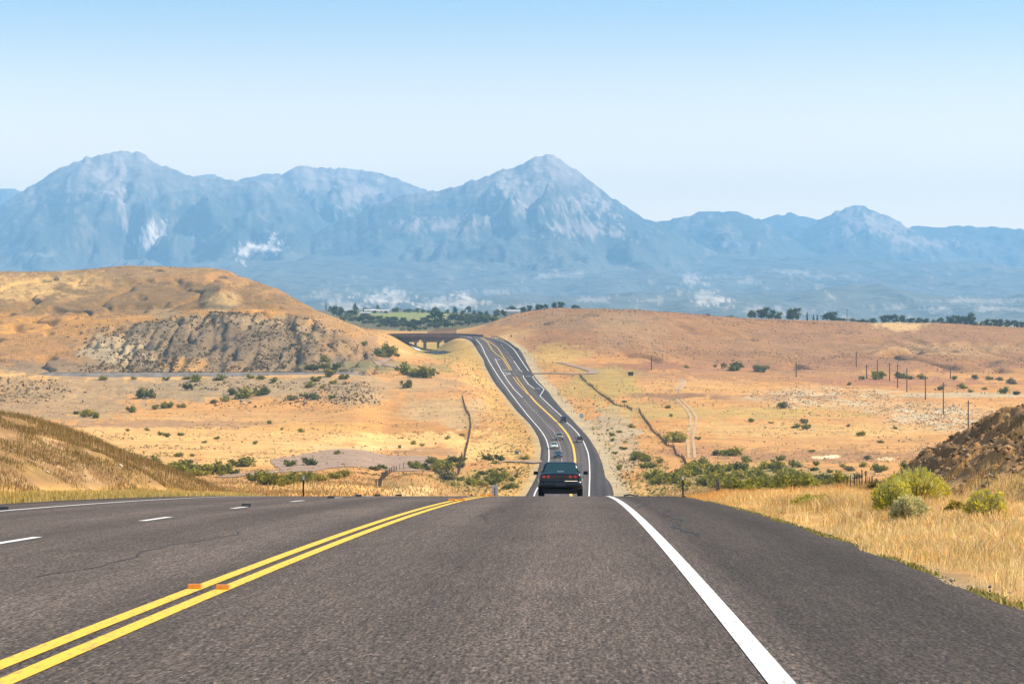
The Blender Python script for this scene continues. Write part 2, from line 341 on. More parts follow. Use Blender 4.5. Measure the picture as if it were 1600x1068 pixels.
_T = np.array([np.interp(_TP, _cols, _tz[:, k]) for k in range(len(_TD))]).T
_T = gauss(_T, 2.0, 0)
# ground lattice: columns of equal bearing, rings of growing distance
GP = np.concatenate([np.arange(-800, -40, 12), np.arange(-40, 1640, 2.5), np.arange(1640, 2401, 12)]).astype(float)
GD = np.concatenate([np.geomspace(9, 50, 120)[:-1], np.arange(50, 128, .3), np.geomspace(128, 150, 24)[:-1], np.geomspace(150, 640, 130)[:-1], np.arange(640, 1960, 2.2), np.geomspace(1960, 7000, 110)])
GU = (GP - CX) / F
X2, Y2 = GU[:, None] * GD[None, :], np.broadcast_to(GD[None, :], (len(GP), len(GD))).copy()
def bil(px, d):
    fp = np.clip((px - _TP[0]) / 8.0, 0, len(_TP) - 1.001); fd = np.clip((d - 100) / 5.0, 0, len(_TD) - 1.001)
    i, j = fp.astype(int), fd.astype(int); a, b = fp - i, fd - j
    return (_T[i, j] * (1 - a) + _T[i + 1, j] * a) * (1 - b) + (_T[i, j + 1] * (1 - a) + _T[i + 1, j + 1] * a) * b
P2 = np.broadcast_to(GP[:, None], X2.shape)
Z = bil(P2, Y2)
L2 = X2 - yx(Y2)
ER2, EL2 = edge_r(Y2), edge_l(Y2); RZ2 = rz_(Y2)
OUT = np.maximum(EL2 - L2, L2 - ER2)                      # metres outside the pavement
# rough relief of hills, flats and the cliff face
HILL_L = sstep(1225, 1290, Y2) * sstep(640, 540, P2) * sstep(2400, 1900, Y2)
HILL_R = sstep(1440, 1560, Y2) * sstep(760, 860, P2) * sstep(2300, 1900, Y2)
CLIFF = sstep(1240, 1265, Y2) * sstep(1420, 1385, Y2) * sstep(90, 220, P2) * sstep(610, 560, P2)
BANKL = sstep(1100, 1130, Y2) * sstep(1200, 1185, Y2) * sstep(620, 560, P2)
far_on = sstep(230, 420, Y2)
relief = far_on * (.35 * fbm(X2 / 22, Y2 / 40, 3) + .9 * fbm(X2 / 90, Y2 / 160, 5, 3))
hg = np.abs(fbm(X2 / 34 + .5 * fbm(X2 / 40, Y2 / 50, 15), Y2 / 130, 16, 4))
relief += HILL_L * (2.2 * fbm(X2 / 45, Y2 / 60, 11) - 2.3 * sstep(.11, .0, hg) * sstep(1780, 1700, Y2) + .9 * fbm(X2 / 9, Y2 / 18, 12, 4))
hr = np.abs(fbm(X2 / 60 + .4 * fbm(X2 / 50, Y2 / 60, 17), Y2 / 230, 18, 4))
relief += HILL_R * (3.6 * fbm(X2 / 70 + Y2 / 300, Y2 / 170, 13) - 4.2 * sstep(.15, .0, hr) * sstep(1780, 1700, Y2) + 1.2 * fbm(X2 / 14, Y2 / 40, 14, 4))
gul = np.abs(fbm(X2 / 10 + .3 * fbm(X2 / 20, Y2 / 20, 22), Y2 / 90, 21, 3))
relief += CLIFF * (-2.6 * sstep(.24, .0, gul) + 1.0 * fbm(X2 / 6, Y2 / 16, 23, 4)) + BANKL * (-1.0 * (.3 - gul) + .3 * fbm(X2 / 5, Y2 / 8, 25))
skyl = sstep(1690, 1760, Y2) * .35                       # keep the skylines where they are
relief *= (1 - skyl)
# outcrop with a pale pyramid shape and a scooped hollow on the left hill
def bump_at(px, d, w, dep, h, p=1.0):
    r = np.sqrt(((P2 - px) / w) ** 2 + ((Y2 - d) / dep) ** 2); return h * np.clip(1 - r, 0, 1) ** p
pyr = np.clip(1 - np.sqrt(((P2 - 345) / 36) ** 2 + (np.where(Y2 < 1520, (Y2 - 1520) / 55, (Y2 - 1520) / 110)) ** 2), 0, 1)
relief += 7.0 * pyr - 1.4 * bump_at(340, 1468, 34, 9, 1.0)
relief -= bump_at(258, 1490, 30, 14, 4.0)
Z = Z + relief * sstep(4, 14, OUT) * (1 - sstep(1995, 2300, Y2) * .8)
# gravel pads and far road bed
wroad = sstep(1.0, 19.0, OUT) ; onroad = sstep(1655, 1640, Y2)
sink = .05 + .55 * sstep(120, 320, Y2)
wr = 1 - (1 - wroad) * onroad
Zfar = (RZ2 - sink) * (1 - wr) + Z * wr
# near cross-section: verges and cut banks either side of the crest
lr = L2 - ER2; ll = EL2 - L2
right_fade = sstep(42, 62, Y2) * sstep(122, 98, Y2)
bankR = np.maximum(0, L2 - 11.0 - 1.3 * sstep(80, 94, Y2) - .35 * fbm(Y2 / 9, L2 * 0 + 3, 31, 3)) * .66
bankR = np.where(bankR > 2.3, 2.3 + (bankR - 2.3) * .3, bankR) * right_fade
rug = .30 * fbm(X2 / 1.4, Y2 / 3.5, 33, 5, .6) + .34 * (np.abs(fbm(X2 / .45, Y2 / 1.3, 34, 4)) - .15) + .25 * fbm((X2 + .5 * Y2) / .7, (Y2 - .5 * X2) / 4, 39, 3)
bankR += rug * sstep(.15, .9, bankR)
crosR = -.10 * sstep(0, .5, lr) + .18 * sstep(.8, 3.0, lr) + .16 * sstep(4.0, 8.5, lr) * sstep(60, 110, Y2) * sstep(115, 100, Y2) + bankR + .10 * fbm(X2 / 1.2, Y2 / 3, 35) * sstep(.5, 2, lr)
lf = -L2 - 11.0 + .5 * fbm(Y2 / 14, L2 * 0, 36, 3)
bankL = np.interp(lf, [0, .5, 1.5, 4.2, 7.2, 15, 60], [0, .22, .85, 2.0, 3.0, 4.6, 5.2]) * sstep(146, 122, Y2) * sstep(20, 60, Y2)
bankL += .22 * fbm(X2 / 2.2, Y2 / 7, 37, 4) * sstep(.1, .8, bankL)
crosL = -.10 * sstep(0, .4, ll) + .16 * sstep(.3, 1.4, ll) + bankL + .06 * fbm(X2, Y2 / 3, 38) * sstep(.3, 1, ll)
Znear = RZ2 - .06 + np.where(lr > 0, crosR, 0) + np.where(ll > 0, crosL, 0)
wn = sstep(128, 215, Y2)
ZG = Znear * (1 - wn) + Zfar * wn
# railway bench
ROWG = CY - F * ZG / Y2

def gz(x, y):
    """ground height at a world point"""
    px = CX + F * x / y
    i = int(np.clip(np.searchsorted(GP, px) - 1, 0, len(GP) - 2)); j = int(np.clip(np.searchsorted(GD, y) - 1, 0, len(GD) - 2))
    a = (px - GP[i]) / (GP[i + 1] - GP[i]); b = (y - GD[j]) / (GD[j + 1] - GD[j])
    return float((ZG[i, j] * (1 - a) + ZG[i + 1, j] * a) * (1 - b) + (ZG[i, j + 1] * (1 - a) + ZG[i + 1, j + 1] * a) * b)
def hit(px, row, dmin=150):
    """first ground point met along a bearing at the elevation of a photo row"""
    i = int(np.clip(np.searchsorted(GP, px) - 1, 0, len(GP) - 2)); a = (px - GP[i]) / (GP[i + 1] - GP[i])
    rr = ROWG[i] * (1 - a) + ROWG[i + 1] * a
    k = np.where((rr <= row) & (GD >= dmin))[0]
    k = k[0] if len(k) else len(GD) - 1
    d = GD[k]
    if k > 0 and rr[k - 1] > row and rr[k] <= row: d = GD[k - 1] + (GD[k] - GD[k - 1]) * (rr[k - 1] - row) / (rr[k - 1] - rr[k])
    x = (px - CX) / F * d
    return x, float(d), gz(x, d)

# ------------------------------------------------------------------ ground albedo
def lerp(a, b, t): return a + (np.asarray(b) - a) * t[..., None]
q1 = fbm(P2 / 9, ROWG / 4.5, 45, 4, .6); q2 = fbm(P2 / 34, ROWG / 12, 46, 3)
n1 = fbm(X2 / 60, Y2 / 110, 41, 5); n2 = fbm(X2 / 14, Y2 / 45, 42, 4); n3 = fbm(X2 / 4, Y2 / 12, 43, 3); n4 = fbm(X2 / 140, Y2 / 260, 44, 3)
C = np.empty(X2.shape + (3,)); C[:] = (.50, .29, .125)
C = lerp(C, (.60, .42, .23), sstep(.05, .55, n1 + .3 * n2))
C = lerp(C, (.44, .24, .085), sstep(.0, .45, n4 + .35 * n2) * .8)
C = lerp(C, (.30, .18, .11), sstep(.25, .6, n2 * .7 + n3 * .3 - .2 * n1) * .55)
def blob(px, row, rx, ry, color, s=1.0, rough=.55):
    global C
    r = np.sqrt(((P2 - px) / rx) ** 2 + ((ROWG - row) / ry) ** 2) + rough * (1.1 * q1 + .8 * q2 + .3 * n3)
    C = lerp(C, color, s * sstep(1.15, .7, r) * (Y2 > 200))
    return
GREY, DGREY, TAN, OLIVE, ORNG, PALE, BRN, RBRN = (.37, .285, .22), (.22, .17, .145), (.42, .255, .13), (.27, .175, .075), (.52, .30, .095), (.60, .42, .22), (.28, .165, .09), (.28, .14, .075)
# left hill
C = lerp(C, (.38, .235, .11), HILL_L * .8)
blob(150, 425, 230, 16, (.36, .25, .14), .8); blob(60, 452, 190, 26, PALE, .9); blob(270, 462, 210, 30, OLIVE, .9); blob(460, 478, 80, 26, OLIVE, .5)
blob(330, 433, 90, 8, TAN, .7); blob(120, 482, 160, 16, OLIVE, .8); blob(90, 512, 190, 22, ORNG, .95); blob(300, 497, 130, 7, ORNG, .9, .2); blob(380, 487, 90, 5, ORNG, .8, .2); blob(60, 545, 130, 26, (.46, .27, .12), .8)
blob(345, 470, 30, 18, (.50, .37, .22), .9, .2); blob(258, 489, 26, 9, (.36, .27, .18), .8, .2); blob(350, 480, 26, 4, DGREY, .7, .3)
C = lerp(C, (.31, .235, .175), CLIFF * sstep(-.35, .35, n2 + .6 * n1 + .5) * .95)
blob(555, 555, 45, 30, DGREY, .85); blob(430, 505, 120, 12, (.40, .31, .24), .7); blob(380, 540, 140, 36, (.245, .18, .135), .8); blob(180, 550, 60, 22, (.50, .41, .35), .9); blob(290, 570, 34, 14, (.48, .29, .12), .8); blob(80, 575, 110, 12, (.27, .20, .16), .8)
blob(300, 606, 330, 20, (.34, .26, .20), .95); blob(90, 625, 150, 40, (.36, .255, .175), .95); blob(560, 612, 70, 22, (.36, .27, .20), .7)
blob(560, 540, 60, 24, (.44, .27, .13), .5); blob(520, 500, 60, 14, (.46, .29, .14), .6)
# left flats
blob(300, 690, 320, 38, (.60, .40, .20), .75); blob(250, 662, 190, 7, (.33, .21, .14), .8); blob(420, 650, 180, 10, (.46, .29, .15), .6); blob(520, 668, 130, 8, ORNG, .6); blob(700, 640, 80, 24, (.44, .33, .23), .8); blob(690, 610, 90, 12, (.46, .27, .14), .7)
blob(640, 690, 120, 14, (.66, .46, .25), .8); blob(760, 700, 60, 22, (.66, .47, .24), .8); blob(660, 705, 60, 7, (.36, .22, .13), .8); blob(560, 700, 90, 6, (.60, .45, .30), .7)
blob(590, 572, 120, 8, (.22, .21, .10), .7); blob(690, 545, 70, 10, (.30, .27, .11), .5); blob(720, 555, 60, 24, (.36, .29, .10), .7); blob(640, 600, 70, 14, (.40, .28, .19), .7)
blob(690, 762, 120, 18, (.33, .22, .10), .85); blob(640, 768, 40, 10, (.58, .42, .26), .9); blob(480, 765, 110, 12, (.56, .36, .16), .9); blob(740, 745, 60, 14, (.36, .29, .10), .5); blob(800, 765, 40, 12, (.52, .34, .14), .8)
# right flats and mesa
C = lerp(C, (.31, .17, .08), HILL_R * .85)
blob(900, 500, 150, 14, (.33, .215, .13), .8); blob(985, 520, 60, 30, (.36, .24, .15), .6); blob(1330, 535, 300, 22, (.36, .215, .13), .55); blob(1410, 505, 40, 12, (.62, .44, .28), .9, .4); blob(1500, 545, 140, 9, (.46, .31, .19), .6); blob(870, 560, 60, 12, (.40, .26, .16), .6)
blob(1250, 572, 420, 10, (.34, .185, .105), .85); blob(1150, 588, 300, 12, (.33, .19, .11), .6); blob(1420, 597, 200, 8, (.33, .16, .10), .7); blob(1000, 572, 70, 8, RBRN, .7)
blob(1080, 605, 140, 14, (.52, .32, .15), .9); blob(1050, 618, 90, 5, (.28, .16, .09), .9); blob(1200, 620, 110, 5, (.28, .16, .09), .6)
rk = sstep(.0, .35, fbm(X2 / 5, Y2 / 16, 51, 3))
for a in ((1290, 622, 140, 20), (1440, 640, 110, 16), (1480, 655, 120, 24)):
    r = np.sqrt(((P2 - a[0]) / a[2]) ** 2 + ((ROWG - a[1]) / a[3]) ** 2) + .3 * n2
    C = lerp(C, (.52, .44, .38), sstep(1.1, .6, r) * (.25 + .75 * rk) * (Y2 > 300) * .8)
blob(1500, 617, 120, 4, (.46, .42, .40), .7, .3); blob(1170, 645, 170, 12, (.44, .315, .13), .9); blob(1240, 672, 220, 14, (.52, .36, .18), .8); blob(1330, 690, 200, 10, (.48, .29, .14), .6)
blob(1260, 712, 220, 10, (.34, .195, .115), .8); blob(1070, 703, 60, 8, (.40, .22, .115), .8); blob(1384, 717, 15, 2.6, (.66, .56, .46), .9, .4); blob(1300, 713, 14, 3, (.75, .66, .58), .9, .3); blob(1282, 714, 14, 2.5, (.70, .62, .55), .9, .3)
blob(950, 668, 46, 34, (.42, .345, .30), .9); blob(975, 715, 32, 30, (.42, .345, .30), .75); blob(940, 600, 60, 30, (.36, .31, .10), .6); blob(1000, 640, 60, 18, (.40, .31, .13), .6); blob(1180, 745, 170, 20, (.26, .25, .075), .75); blob(1010, 765, 60, 12, (.56, .38, .17), .9)
blob(870, 556, 50, 20, (.50, .37, .11), .5); blob(770, 750, 60, 12, (.33, .28, .07), .6); blob(1300, 770, 140, 14, (.54, .30, .11), .9); blob(1090, 772, 60, 10, (.44, .29, .15), .8)
# roadside strips on the far road: pale gravel, then yellow grass
fo = sstep(560, 640, Y2) * sstep(1660, 1600, Y2)
C = lerp(C, (.48, .32, .11), fo * sstep(15, 7, OUT + 3 * n2) * (L2 < 0) * .6)
C = lerp(C, (.42, .36, .31), fo * sstep(6.5, 3.5, OUT + 1.5 * n2) * (L2 > 0) * .9)
C = lerp(C, (.40, .345, .29), fo * sstep(3.5, 1.5, OUT + .8 * n2) * (L2 < 0) * .8)
# plain beyond the mesa gap: fields and brush floor
pl = sstep(1880, 2000, Y2) * sstep(2000, 1500, P2 * 0 + 1500)
C = lerp(C, (.10, .11, .05), sstep(1900, 2050, Y2) * sstep(470, 520, P2) * sstep(860, 780, P2) * .9)
C = lerp(C, (.24, .27, .09), sstep(2380, 2480, Y2) * sstep(3400, 3100, Y2) * sstep(540, 570, P2) * sstep(720, 690, P2) * .95)
C = lerp(C, (.22, .23, .14), sstep(2100, 2500, Y2) * (P2 > 860) * .8)
C = lerp(C, (.18, .2, .12), sstep(3800, 4800, Y2) * .9)
# near verges and banks
nearm = (1 - sstep(170, 260, Y2))
Cn = np.empty_like(C); Cn[:] = (.50, .34, .16)
m1 = fbm(X2 / 1.5, Y2 / 5, 61, 4); m2 = fbm(X2 / .5, Y2 / 1.5, 62, 3)
Cn = lerp(Cn, (.58, .42, .22), sstep(-.1, .5, m1)); Cn = lerp(Cn, (.40, .24, .10), sstep(.1, .5, -m1) * .6)
Cn = lerp(Cn, (.27, .215, .17), sstep(.7, .15, lr + .4 * m1) * (lr > 0))                       # gravel lip
Cn = lerp(Cn, (.46, .27, .11), sstep(80, 110, Y2) * (lr > 2) * .7)
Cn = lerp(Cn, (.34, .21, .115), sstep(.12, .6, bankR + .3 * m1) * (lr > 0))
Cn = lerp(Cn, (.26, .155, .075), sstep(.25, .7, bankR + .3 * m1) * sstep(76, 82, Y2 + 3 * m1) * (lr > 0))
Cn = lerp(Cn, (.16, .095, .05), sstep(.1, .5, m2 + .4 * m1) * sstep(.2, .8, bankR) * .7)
Cn = lerp(Cn, (.24, .155, .09), sstep(.05, .5, bankL + .2 * m1) * (ll > 0)); Cn = lerp(Cn, (.24, .17, .07), sstep(.0, .5, -m1) * sstep(.1, .6, bankL) * .8); Cn = lerp(Cn, (.42, .31, .24), sstep(.15, .5, m2 + .5 * m1) * sstep(.1, .6, bankL) * .9)
Cn = lerp(Cn, (.30, .24, .09), sstep(1.6, .9, ll + .3 * m1) * (ll > 0) * .7)
C = lerp(C, Cn, nearm)
C *= (1 + .10 * n3)[..., None]
_mc = np.array([.45, .28, .135]); C = np.where((Y2 > 260)[..., None], _mc * (np.maximum(C, .01) / _mc) ** 1.22, C); C = C * (1 - (1 - np.array([.80, .79, .76])) * (HILL_L * (1 - CLIFF))[..., None]); C = C * (1 - .13 * HILL_R[..., None]); C = C * (1 - np.array([.24, .22, .16]) * CLIFF[..., None])
C = np.clip(C * np.array([1.04, .875, .50]), .02, .85)

verts = np.stack([X2, Y2, ZG], -1).reshape(-1, 3)
g = mesh_np('ground', verts, grid_faces(len(GP), len(GD))[:, ::-1], M['ground'], col=C.reshape(-1, 3), smooth=True)
tag(g, kind='structure')

# ------------------------------------------------------------------ mountains
MP = np.concatenate([np.arange(-1000, -30, 14), np.arange(-30, 1631, 3.0), np.arange(1640, 2601, 14)]).astype(float)
MD = np.concatenate([np.geomspace(6400, 12500, 120)[:-1], np.geomspace(12500, 23500, 260)])
PM, DM = np.meshgrid(MP, MD, indexing='ij'); XM = (PM - CX) / F * DM
RIDGES = [  # crest profile (column,row), distance, reach towards us, reach behind
 ([(-900, 340), (-300, 335), (-100, 330), (-40, 322), (0, 319), (15, 310), (30, 300), (55, 286), (80, 270), (105, 257), (130, 247), (150, 244), (168, 239), (185, 234.5), (205, 236), (225, 241), (245, 254), (265, 260), (285, 270), (310, 274), (335, 279), (360, 281), (400, 280), (440, 292), (500, 335), (560, 385), (640, 430)], 16500, 5600, 3000),
 ([(250, 330), (290, 300), (320, 285), (370, 283), (385, 277), (410, 272), (440, 270), (462, 261), (475, 258), (495, 261), (515, 261), (545, 262), (570, 265), (600, 272), (630, 281), (655, 292), (700, 310), (800, 350)], 18800, 6500, 2500),
 ([(-900, 320), (-100, 305), (-20, 296), (5, 294), (22, 294), (60, 310), (120, 340)], 22500, 4000, 900),
 ([(230, 330), (295, 276), (318, 272), (335, 271), (355, 277), (400, 300)], 21000, 4000, 1800),
 ([(400, 430), (480, 372), (530, 345), (560, 332), (590, 318), (620, 307), (650, 299), (680, 297), (700, 294), (730, 284), (760, 274), (790, 264), (815, 256), (835, 246), (850, 242), (862, 242), (878, 248), (900, 266), (930, 287), (950, 303), (975, 320), (1000, 336), (1020, 346), (1045, 358), (1080, 375), (1120, 395), (1200, 430)], 15500, 4600, 3200),
 ([(900, 400), (960, 362), (1020, 347), (1050, 343), (1075, 337), (1095, 330), (1115, 329), (1135, 330), (1160, 333), (1180, 341), (1200, 349), (1225, 364), (1255, 385), (1300, 410)], 17800, 6000, 2600),
 ([(1100, 375), (1150, 350), (1195, 341), (1215, 335), (1236, 331), (1250, 336), (1270, 341), (1300, 343), (1350, 360)], 21500, 5000, 1500),
 ([(1200, 400), (1240, 372), (1275, 347), (1295, 336), (1315, 326), (1335, 321), (1352, 322), (1368, 330), (1390, 338), (1410, 350), (1440, 367), (1480, 388), (1540, 415)], 19500, 6500, 2500),
 ([(1330, 390), (1390, 364), (1415, 355), (1430, 350), (1445, 354), (1470, 356), (1490, 353), (1520, 353), (1550, 354), (1580, 356), (1600, 359), (1700, 362), (2000, 352), (2500, 360)], 20800, 6500, 2400),
]
zb = np.interp(DM, [6400, 7200, 8500, 10000, 12000, 14000, 16500, 23500], [z_of(503, 6400), z_of(494, 7200), z_of(480, 8500), z_of(462, 10000), z_of(438, 12000), z_of(418, 14000), z_of(405, 16500), z_of(410, 23500)])
zb = zb - 60 * sstep(1150, 1600, PM) * sstep(9000, 13000, DM)
zb = zb + 75 * fbm(XM / 900, DM / 1500, 71, 5) * sstep(6600, 8500, DM) + 34 * fbm(XM / 170, DM / 520, 72, 4) * sstep(6500, 7500, DM)
ZM = zb.copy(); warp = fbm(XM / 2500, DM / 3500, 73, 3)
for k, (prof, D, wf, wb) in enumerate(RIDGES):
    prof = [(prof[0][0] - 300, 520)] + prof + [(prof[-1][0] + 300, 520)] if k != 8 else [(1080, 520)] + prof
    pp = np.array(prof, float)
    crest = (CY - np.interp(PM, pp[:, 0], pp[:, 1])) / F * D
    if k not in (2,): crest = crest + 15 * fbm(PM / 9, DM / 500 + k, 80 + k, 4) * sstep(.25, .0, np.abs(DM - D) / 5000)
    t = np.where(DM < D, (D - DM) / wf, (DM - D) / wb)
    tt = np.clip(t, 0, 1.3)
    pk = pp[np.argmin(pp[:, 1])]; xp = (pk[0] - CX) / F * D
    fan = (XM - xp) / (np.abs(D - DM) * .55 + 1700)
    gl = 1 - np.abs(fbm(fan * 2.6 + .5 * warp + 3 * k, DM / 4200 + k, 90 + k, 4)) * 2.3       # spurs running down from the summit
    gl2 = fbm(fan * 7 + warp + .4 * fbm(XM / 300, DM / 700, 119), DM / 900, 120 + k, 4)
    fall = (1 - np.clip(t, 0, 1)) ** 1.5
    body = zb * .15 + (crest - zb * .15) * fall
    env = np.clip(tt * 3.2, 0, 1) * np.clip(1.25 - tt, 0, 1)
    body = body + env * (250 * (gl - .55) + 150 * gl2 + 80 * fbm(XM / 90 + .6 * gl2, DM / 420, 140 + k, 4)) * np.clip(crest / 900, .3, 1.2)
    body = np.where(t > 1.3, -500, body)
    ZM = np.maximum(ZM, body)
ROWM = CY - F * ZM / DM
p1 = fbm(PM / 7, ROWM / 5, 135, 4, .6); p2 = fbm(PM / 22, ROWM / 13, 136, 3); p3 = fbm(PM / 3.2 + ROWM / 7, ROWM / 16, 137, 2)
a1 = fbm(PM / 60 + .4 * p2, ROWM / 45, 131, 4); a2 = fbm(PM / 16 + .5 * p2, ROWM / 16, 132, 4, .6); a3 = fbm(PM / 5, ROWM / 5, 133, 3, .65)
CM = np.empty(XM.shape + (3,)); CM[:] = (.04, .06, .06)  # dark forest, with a little distance haze put into its blue
gx = np.gradient(ZM, axis=1) / np.gradient(DM, axis=1)
CM = lerp(CM, (.40, .33, .29), sstep(340, 235, ROWM + 55 * a1 + 50 * a2 + 30 * a3) * .95)                # bare rock high up
CM = lerp(CM, (.30, .24, .20), sstep(.15, .5, a2 * .6 + a1 * .5 + .5 * a3) * .85)                     # talus and openings
CM = lerp(CM, (.14, .15, .13), sstep(350, 420, ROWM + 30 * a1) * .7)                        # oak brush foothills, blue raised to paint in some haze
CM = lerp(CM, (.42, .36, .31), sstep(.30, .48, a2 * .6 + a3 * .5) * sstep(400, 440, ROWM) * .6)      # pale badland flecks
def mblob(px, row, rx, ry, color, s=1.0, rough=.6, sl=0.0):
    global CM
    r = np.sqrt(((PM - px - sl * (ROWM - row)) / rx) ** 2 + ((ROWM - row) / ry) ** 2) + rough * (1.5 * p1 + 1.2 * p2 + 1.6 * a3 + .9 * p3)
    CM = lerp(CM, color, s * sstep(1.1, .7, r))
W = (.74, .66, .58)
for a in ((232, 366, 17, 24, -.5), (222, 380, 10, 10, -.5), (246, 372, 8, 12, -.4), (405, 388, 26, 13, -.8), (425, 380, 9, 14, 0), (385, 400, 12, 12, -.8), (335, 377, 16, 6, 0), (887, 430, 42, 5, -2), (1085, 440, 30, 10, 1.2), (1105, 462, 36, 13, 1.3), (1075, 432, 18, 8, 1), (1110, 470, 26, 7, 0), (1150, 432, 30, 4, 2.4), (1165, 440, 24, 4, 2.6), (1230, 424, 40, 4, 3), (1290, 432, 40, 4, 4), (600, 467, 34, 11, -.6), (578, 465, 16, 10, 1.0), (625, 464, 18, 13, .8), (700, 470, 40, 10, -.6), (735, 472, 30, 9, 1.2), (668, 474, 24, 7, 0), (540, 478, 22, 8, 0), (510, 462, 18, 9, .8), (20, 388, 30, 7, -2), (60, 397, 26, 4, 0), (1130, 382, 14, 5, 1), (1180, 380, 18, 5, .8), (1225, 372, 26, 4, 1.5), (1020, 470, 20, 6, 1), (1180, 485, 20, 6, 0), (1420, 390, 50, 4, 2.2), (1520, 470, 80, 3, 6), (1400, 480, 40, 3.5, 5), (1560, 482, 60, 4, 0), (1475, 486, 16, 6, 0), (1240, 490, 20, 6, 0), (820, 480, 30, 5, 0), (930, 468, 30, 4, 0), (765, 456, 40, 4, 0)):
    mblob(a[0], a[1], a[2] * .85, a[3] * .8, W, (.95 if a[0] in (232, 222, 246, 405, 425, 385) else .38 if a[0] in (1085, 1105, 600, 700, 578, 735, 625) else .28), .75, a[4])
for a in ((182, 262, 13, 30, -.1), (192, 320, 6, 40, .1), (150, 265, 26, 16, -.8), (120, 300, 40, 10, -.9), (500, 285, 30, 14, .6), (480, 265, 18, 8, 0), (560, 300, 26, 22, -.4), (820, 312, 10, 24, -.4), (850, 262, 24, 26, 0), (800, 285, 30, 20, -1), (905, 320, 40, 14, 1.2), (930, 355, 50, 12, 1.3), (690, 350, 60, 8, -3), (1330, 345, 26, 18, .6), (1380, 352, 30, 14, 1.0), (1440, 378, 40, 8, 2)):
    mblob(*a[:4], (.46, .37, .32), .8, .8, a[4])
mt = mesh_np('mountains', np.stack([XM, DM, ZM], -1).reshape(-1, 3), grid_faces(len(MP), len(MD))[:, ::-1], M['mountain'], col=np.clip(CM, .02, .9).reshape(-1, 3), smooth=True)
tag(mt, kind='structure')

# ------------------------------------------------------------------ haze: one closed box of thin even air
HZ = 8.0e-5
hb = MB().box((0, 10500, 550), (16000, 27000, 1500)); hm = bpy.data.materials.new('haze_air'); hm.use_nodes = True
_n, _l = hm.node_tree.nodes, hm.node_tree.links
_n.remove(_n['Principled BSDF']); pv = _n.new('ShaderNodeVolumePrincipled')
pv.inputs['Color'].default_value = (.27, .59, 1.0, 1); pv.inputs['Density'].default_value = HZ; pv.inputs['Anisotropy'].default_value = 0.0
_l.new(pv.outputs[0], _n['Material Output'].inputs['Volume'])
hz = hb.build('haze', hm); tag(hz, kind='stuff')

# ------------------------------------------------------------------ highway surface and its painted lines
rd = np.concatenate([np.arange(3, 150, 1.0), np.arange(150, 1800, 3.0)])
NC = 26
t = np.linspace(0, 1, NC)
lat = edge_l(rd)[:, None] * (1 - t) + edge_r(rd)[:, None] * t
jag = .12 * fbm(rd / 1.5, rd * 0, 141, 3); lat[:, -1] += jag; lat[:, 0] -= .08 * fbm(rd / 1.2, rd * 0 + 5, 142, 3)
skl = lat[:, :1] - np.interp(rd, [100, 300, 1630, 1650], [.15, 1.6, 1.6, .2])[:, None]; skr = lat[:, -1:] + np.interp(rd, [100, 300, 1630, 1650], [.15, 1.6, 1.6, .2])[:, None]
LAT = np.concatenate([skl, lat, skr], 1)
RX = yx(rd)[:, None] + LAT; RY = np.broadcast_to(rd[:, None], RX.shape)
RZ = np.repeat(rz_(rd)[:, None], NC + 2, 1); dz = np.interp(rd, [100, 300, 1630, 1650], [.16, .9, .9, .3]); RZ[:, 0] -= dz; RZ[:, -1] -= dz
uv = np.stack([LAT, RY], -1).reshape(-1, 2)
rv = np.stack([RX, RY, RZ], -1).reshape(-1, 3)
road = mesh_np('road', rv, grid_faces(len(rd), NC + 2), M['asphalt'], smooth=True, uv=uv); tag(road, kind='structure')

def strip(pts_ld, width, lift, v, f):
    """painted strip through (lateral X, distance) points lying on the carriageway"""
    n = len(v); P = np.array(pts_ld, float)
    for k in range(len(P)):
        a, b = P[max(k - 1, 0)], P[min(k + 1, len(P) - 1)]; tx, ty = b - a; ln = math.hypot(tx, ty) or 1
        nx, ny = ty / ln, -tx / ln
        for s in (-1, 1):
            x, y = P[k][0] + s * nx * width / 2, P[k][1] + s * ny * width / 2
            v.append((x, y, float(rz_(y)) + lift))
        if k: f.append((n + 2 * k - 2, n + 2 * k - 1, n + 2 * k + 1, n + 2 * k))
wv, wf_, yv, yf = [], [], [], []
dn = np.concatenate([np.arange(4, 160, 1.0), np.arange(160, 641, 4.0)])
for off, v, f, wd in ((-.108, yv, yf, .118), (.108, yv, yf, .118), (3.7, wv, wf_, .127), (-7.3, wv, wf_, .12)):
    strip([(float(yx(d)) + off, d) for d in dn], wd, .005, v, f)
_k = 0
for c in np.arange(36.1 - 24.4, 640, 12.2):
    strip([(float(yx(d)) - 3.6, d) for d in np.linspace(c - 1.6, c + 1.6, 5)], .12, .005, wv, wf_)
def farline(pts, width, v, f, dash=None, curve=True):
    P = np.array(pts, float); s = np.concatenate([[0], np.cumsum(np.hypot(*np.diff(P, axis=0).T))])
    n = max(2, int(s[-1] / 2)) if curve else len(P)
    q = np.linspace(0, s[-1], n) if curve else s
    px, row = np.interp(q, s, P[:, 0]), np.interp(q, s, P[:, 1])
    if curve and n > 12:
        px[1:-1] = gauss(px, 1.6)[1:-1]
    d = far_d(row); X = (px - CX) / F * d
    L = np.stack([X, d], 1)
    if dash is None: strip(L, width, .025, v, f); return
    sl = np.concatenate([[0], np.cumsum(np.hypot(*np.diff(L, axis=0).T))])
    c = 0
    while c < sl[-1]:
        e = np.linspace(c, min(c + dash[0], sl[-1]), 3)
        strip(np.stack([np.interp(e, sl, L[:, 0]), np.interp(e, sl, L[:, 1])], 1), width, .025, v, f); c += dash[1]
FW = .30
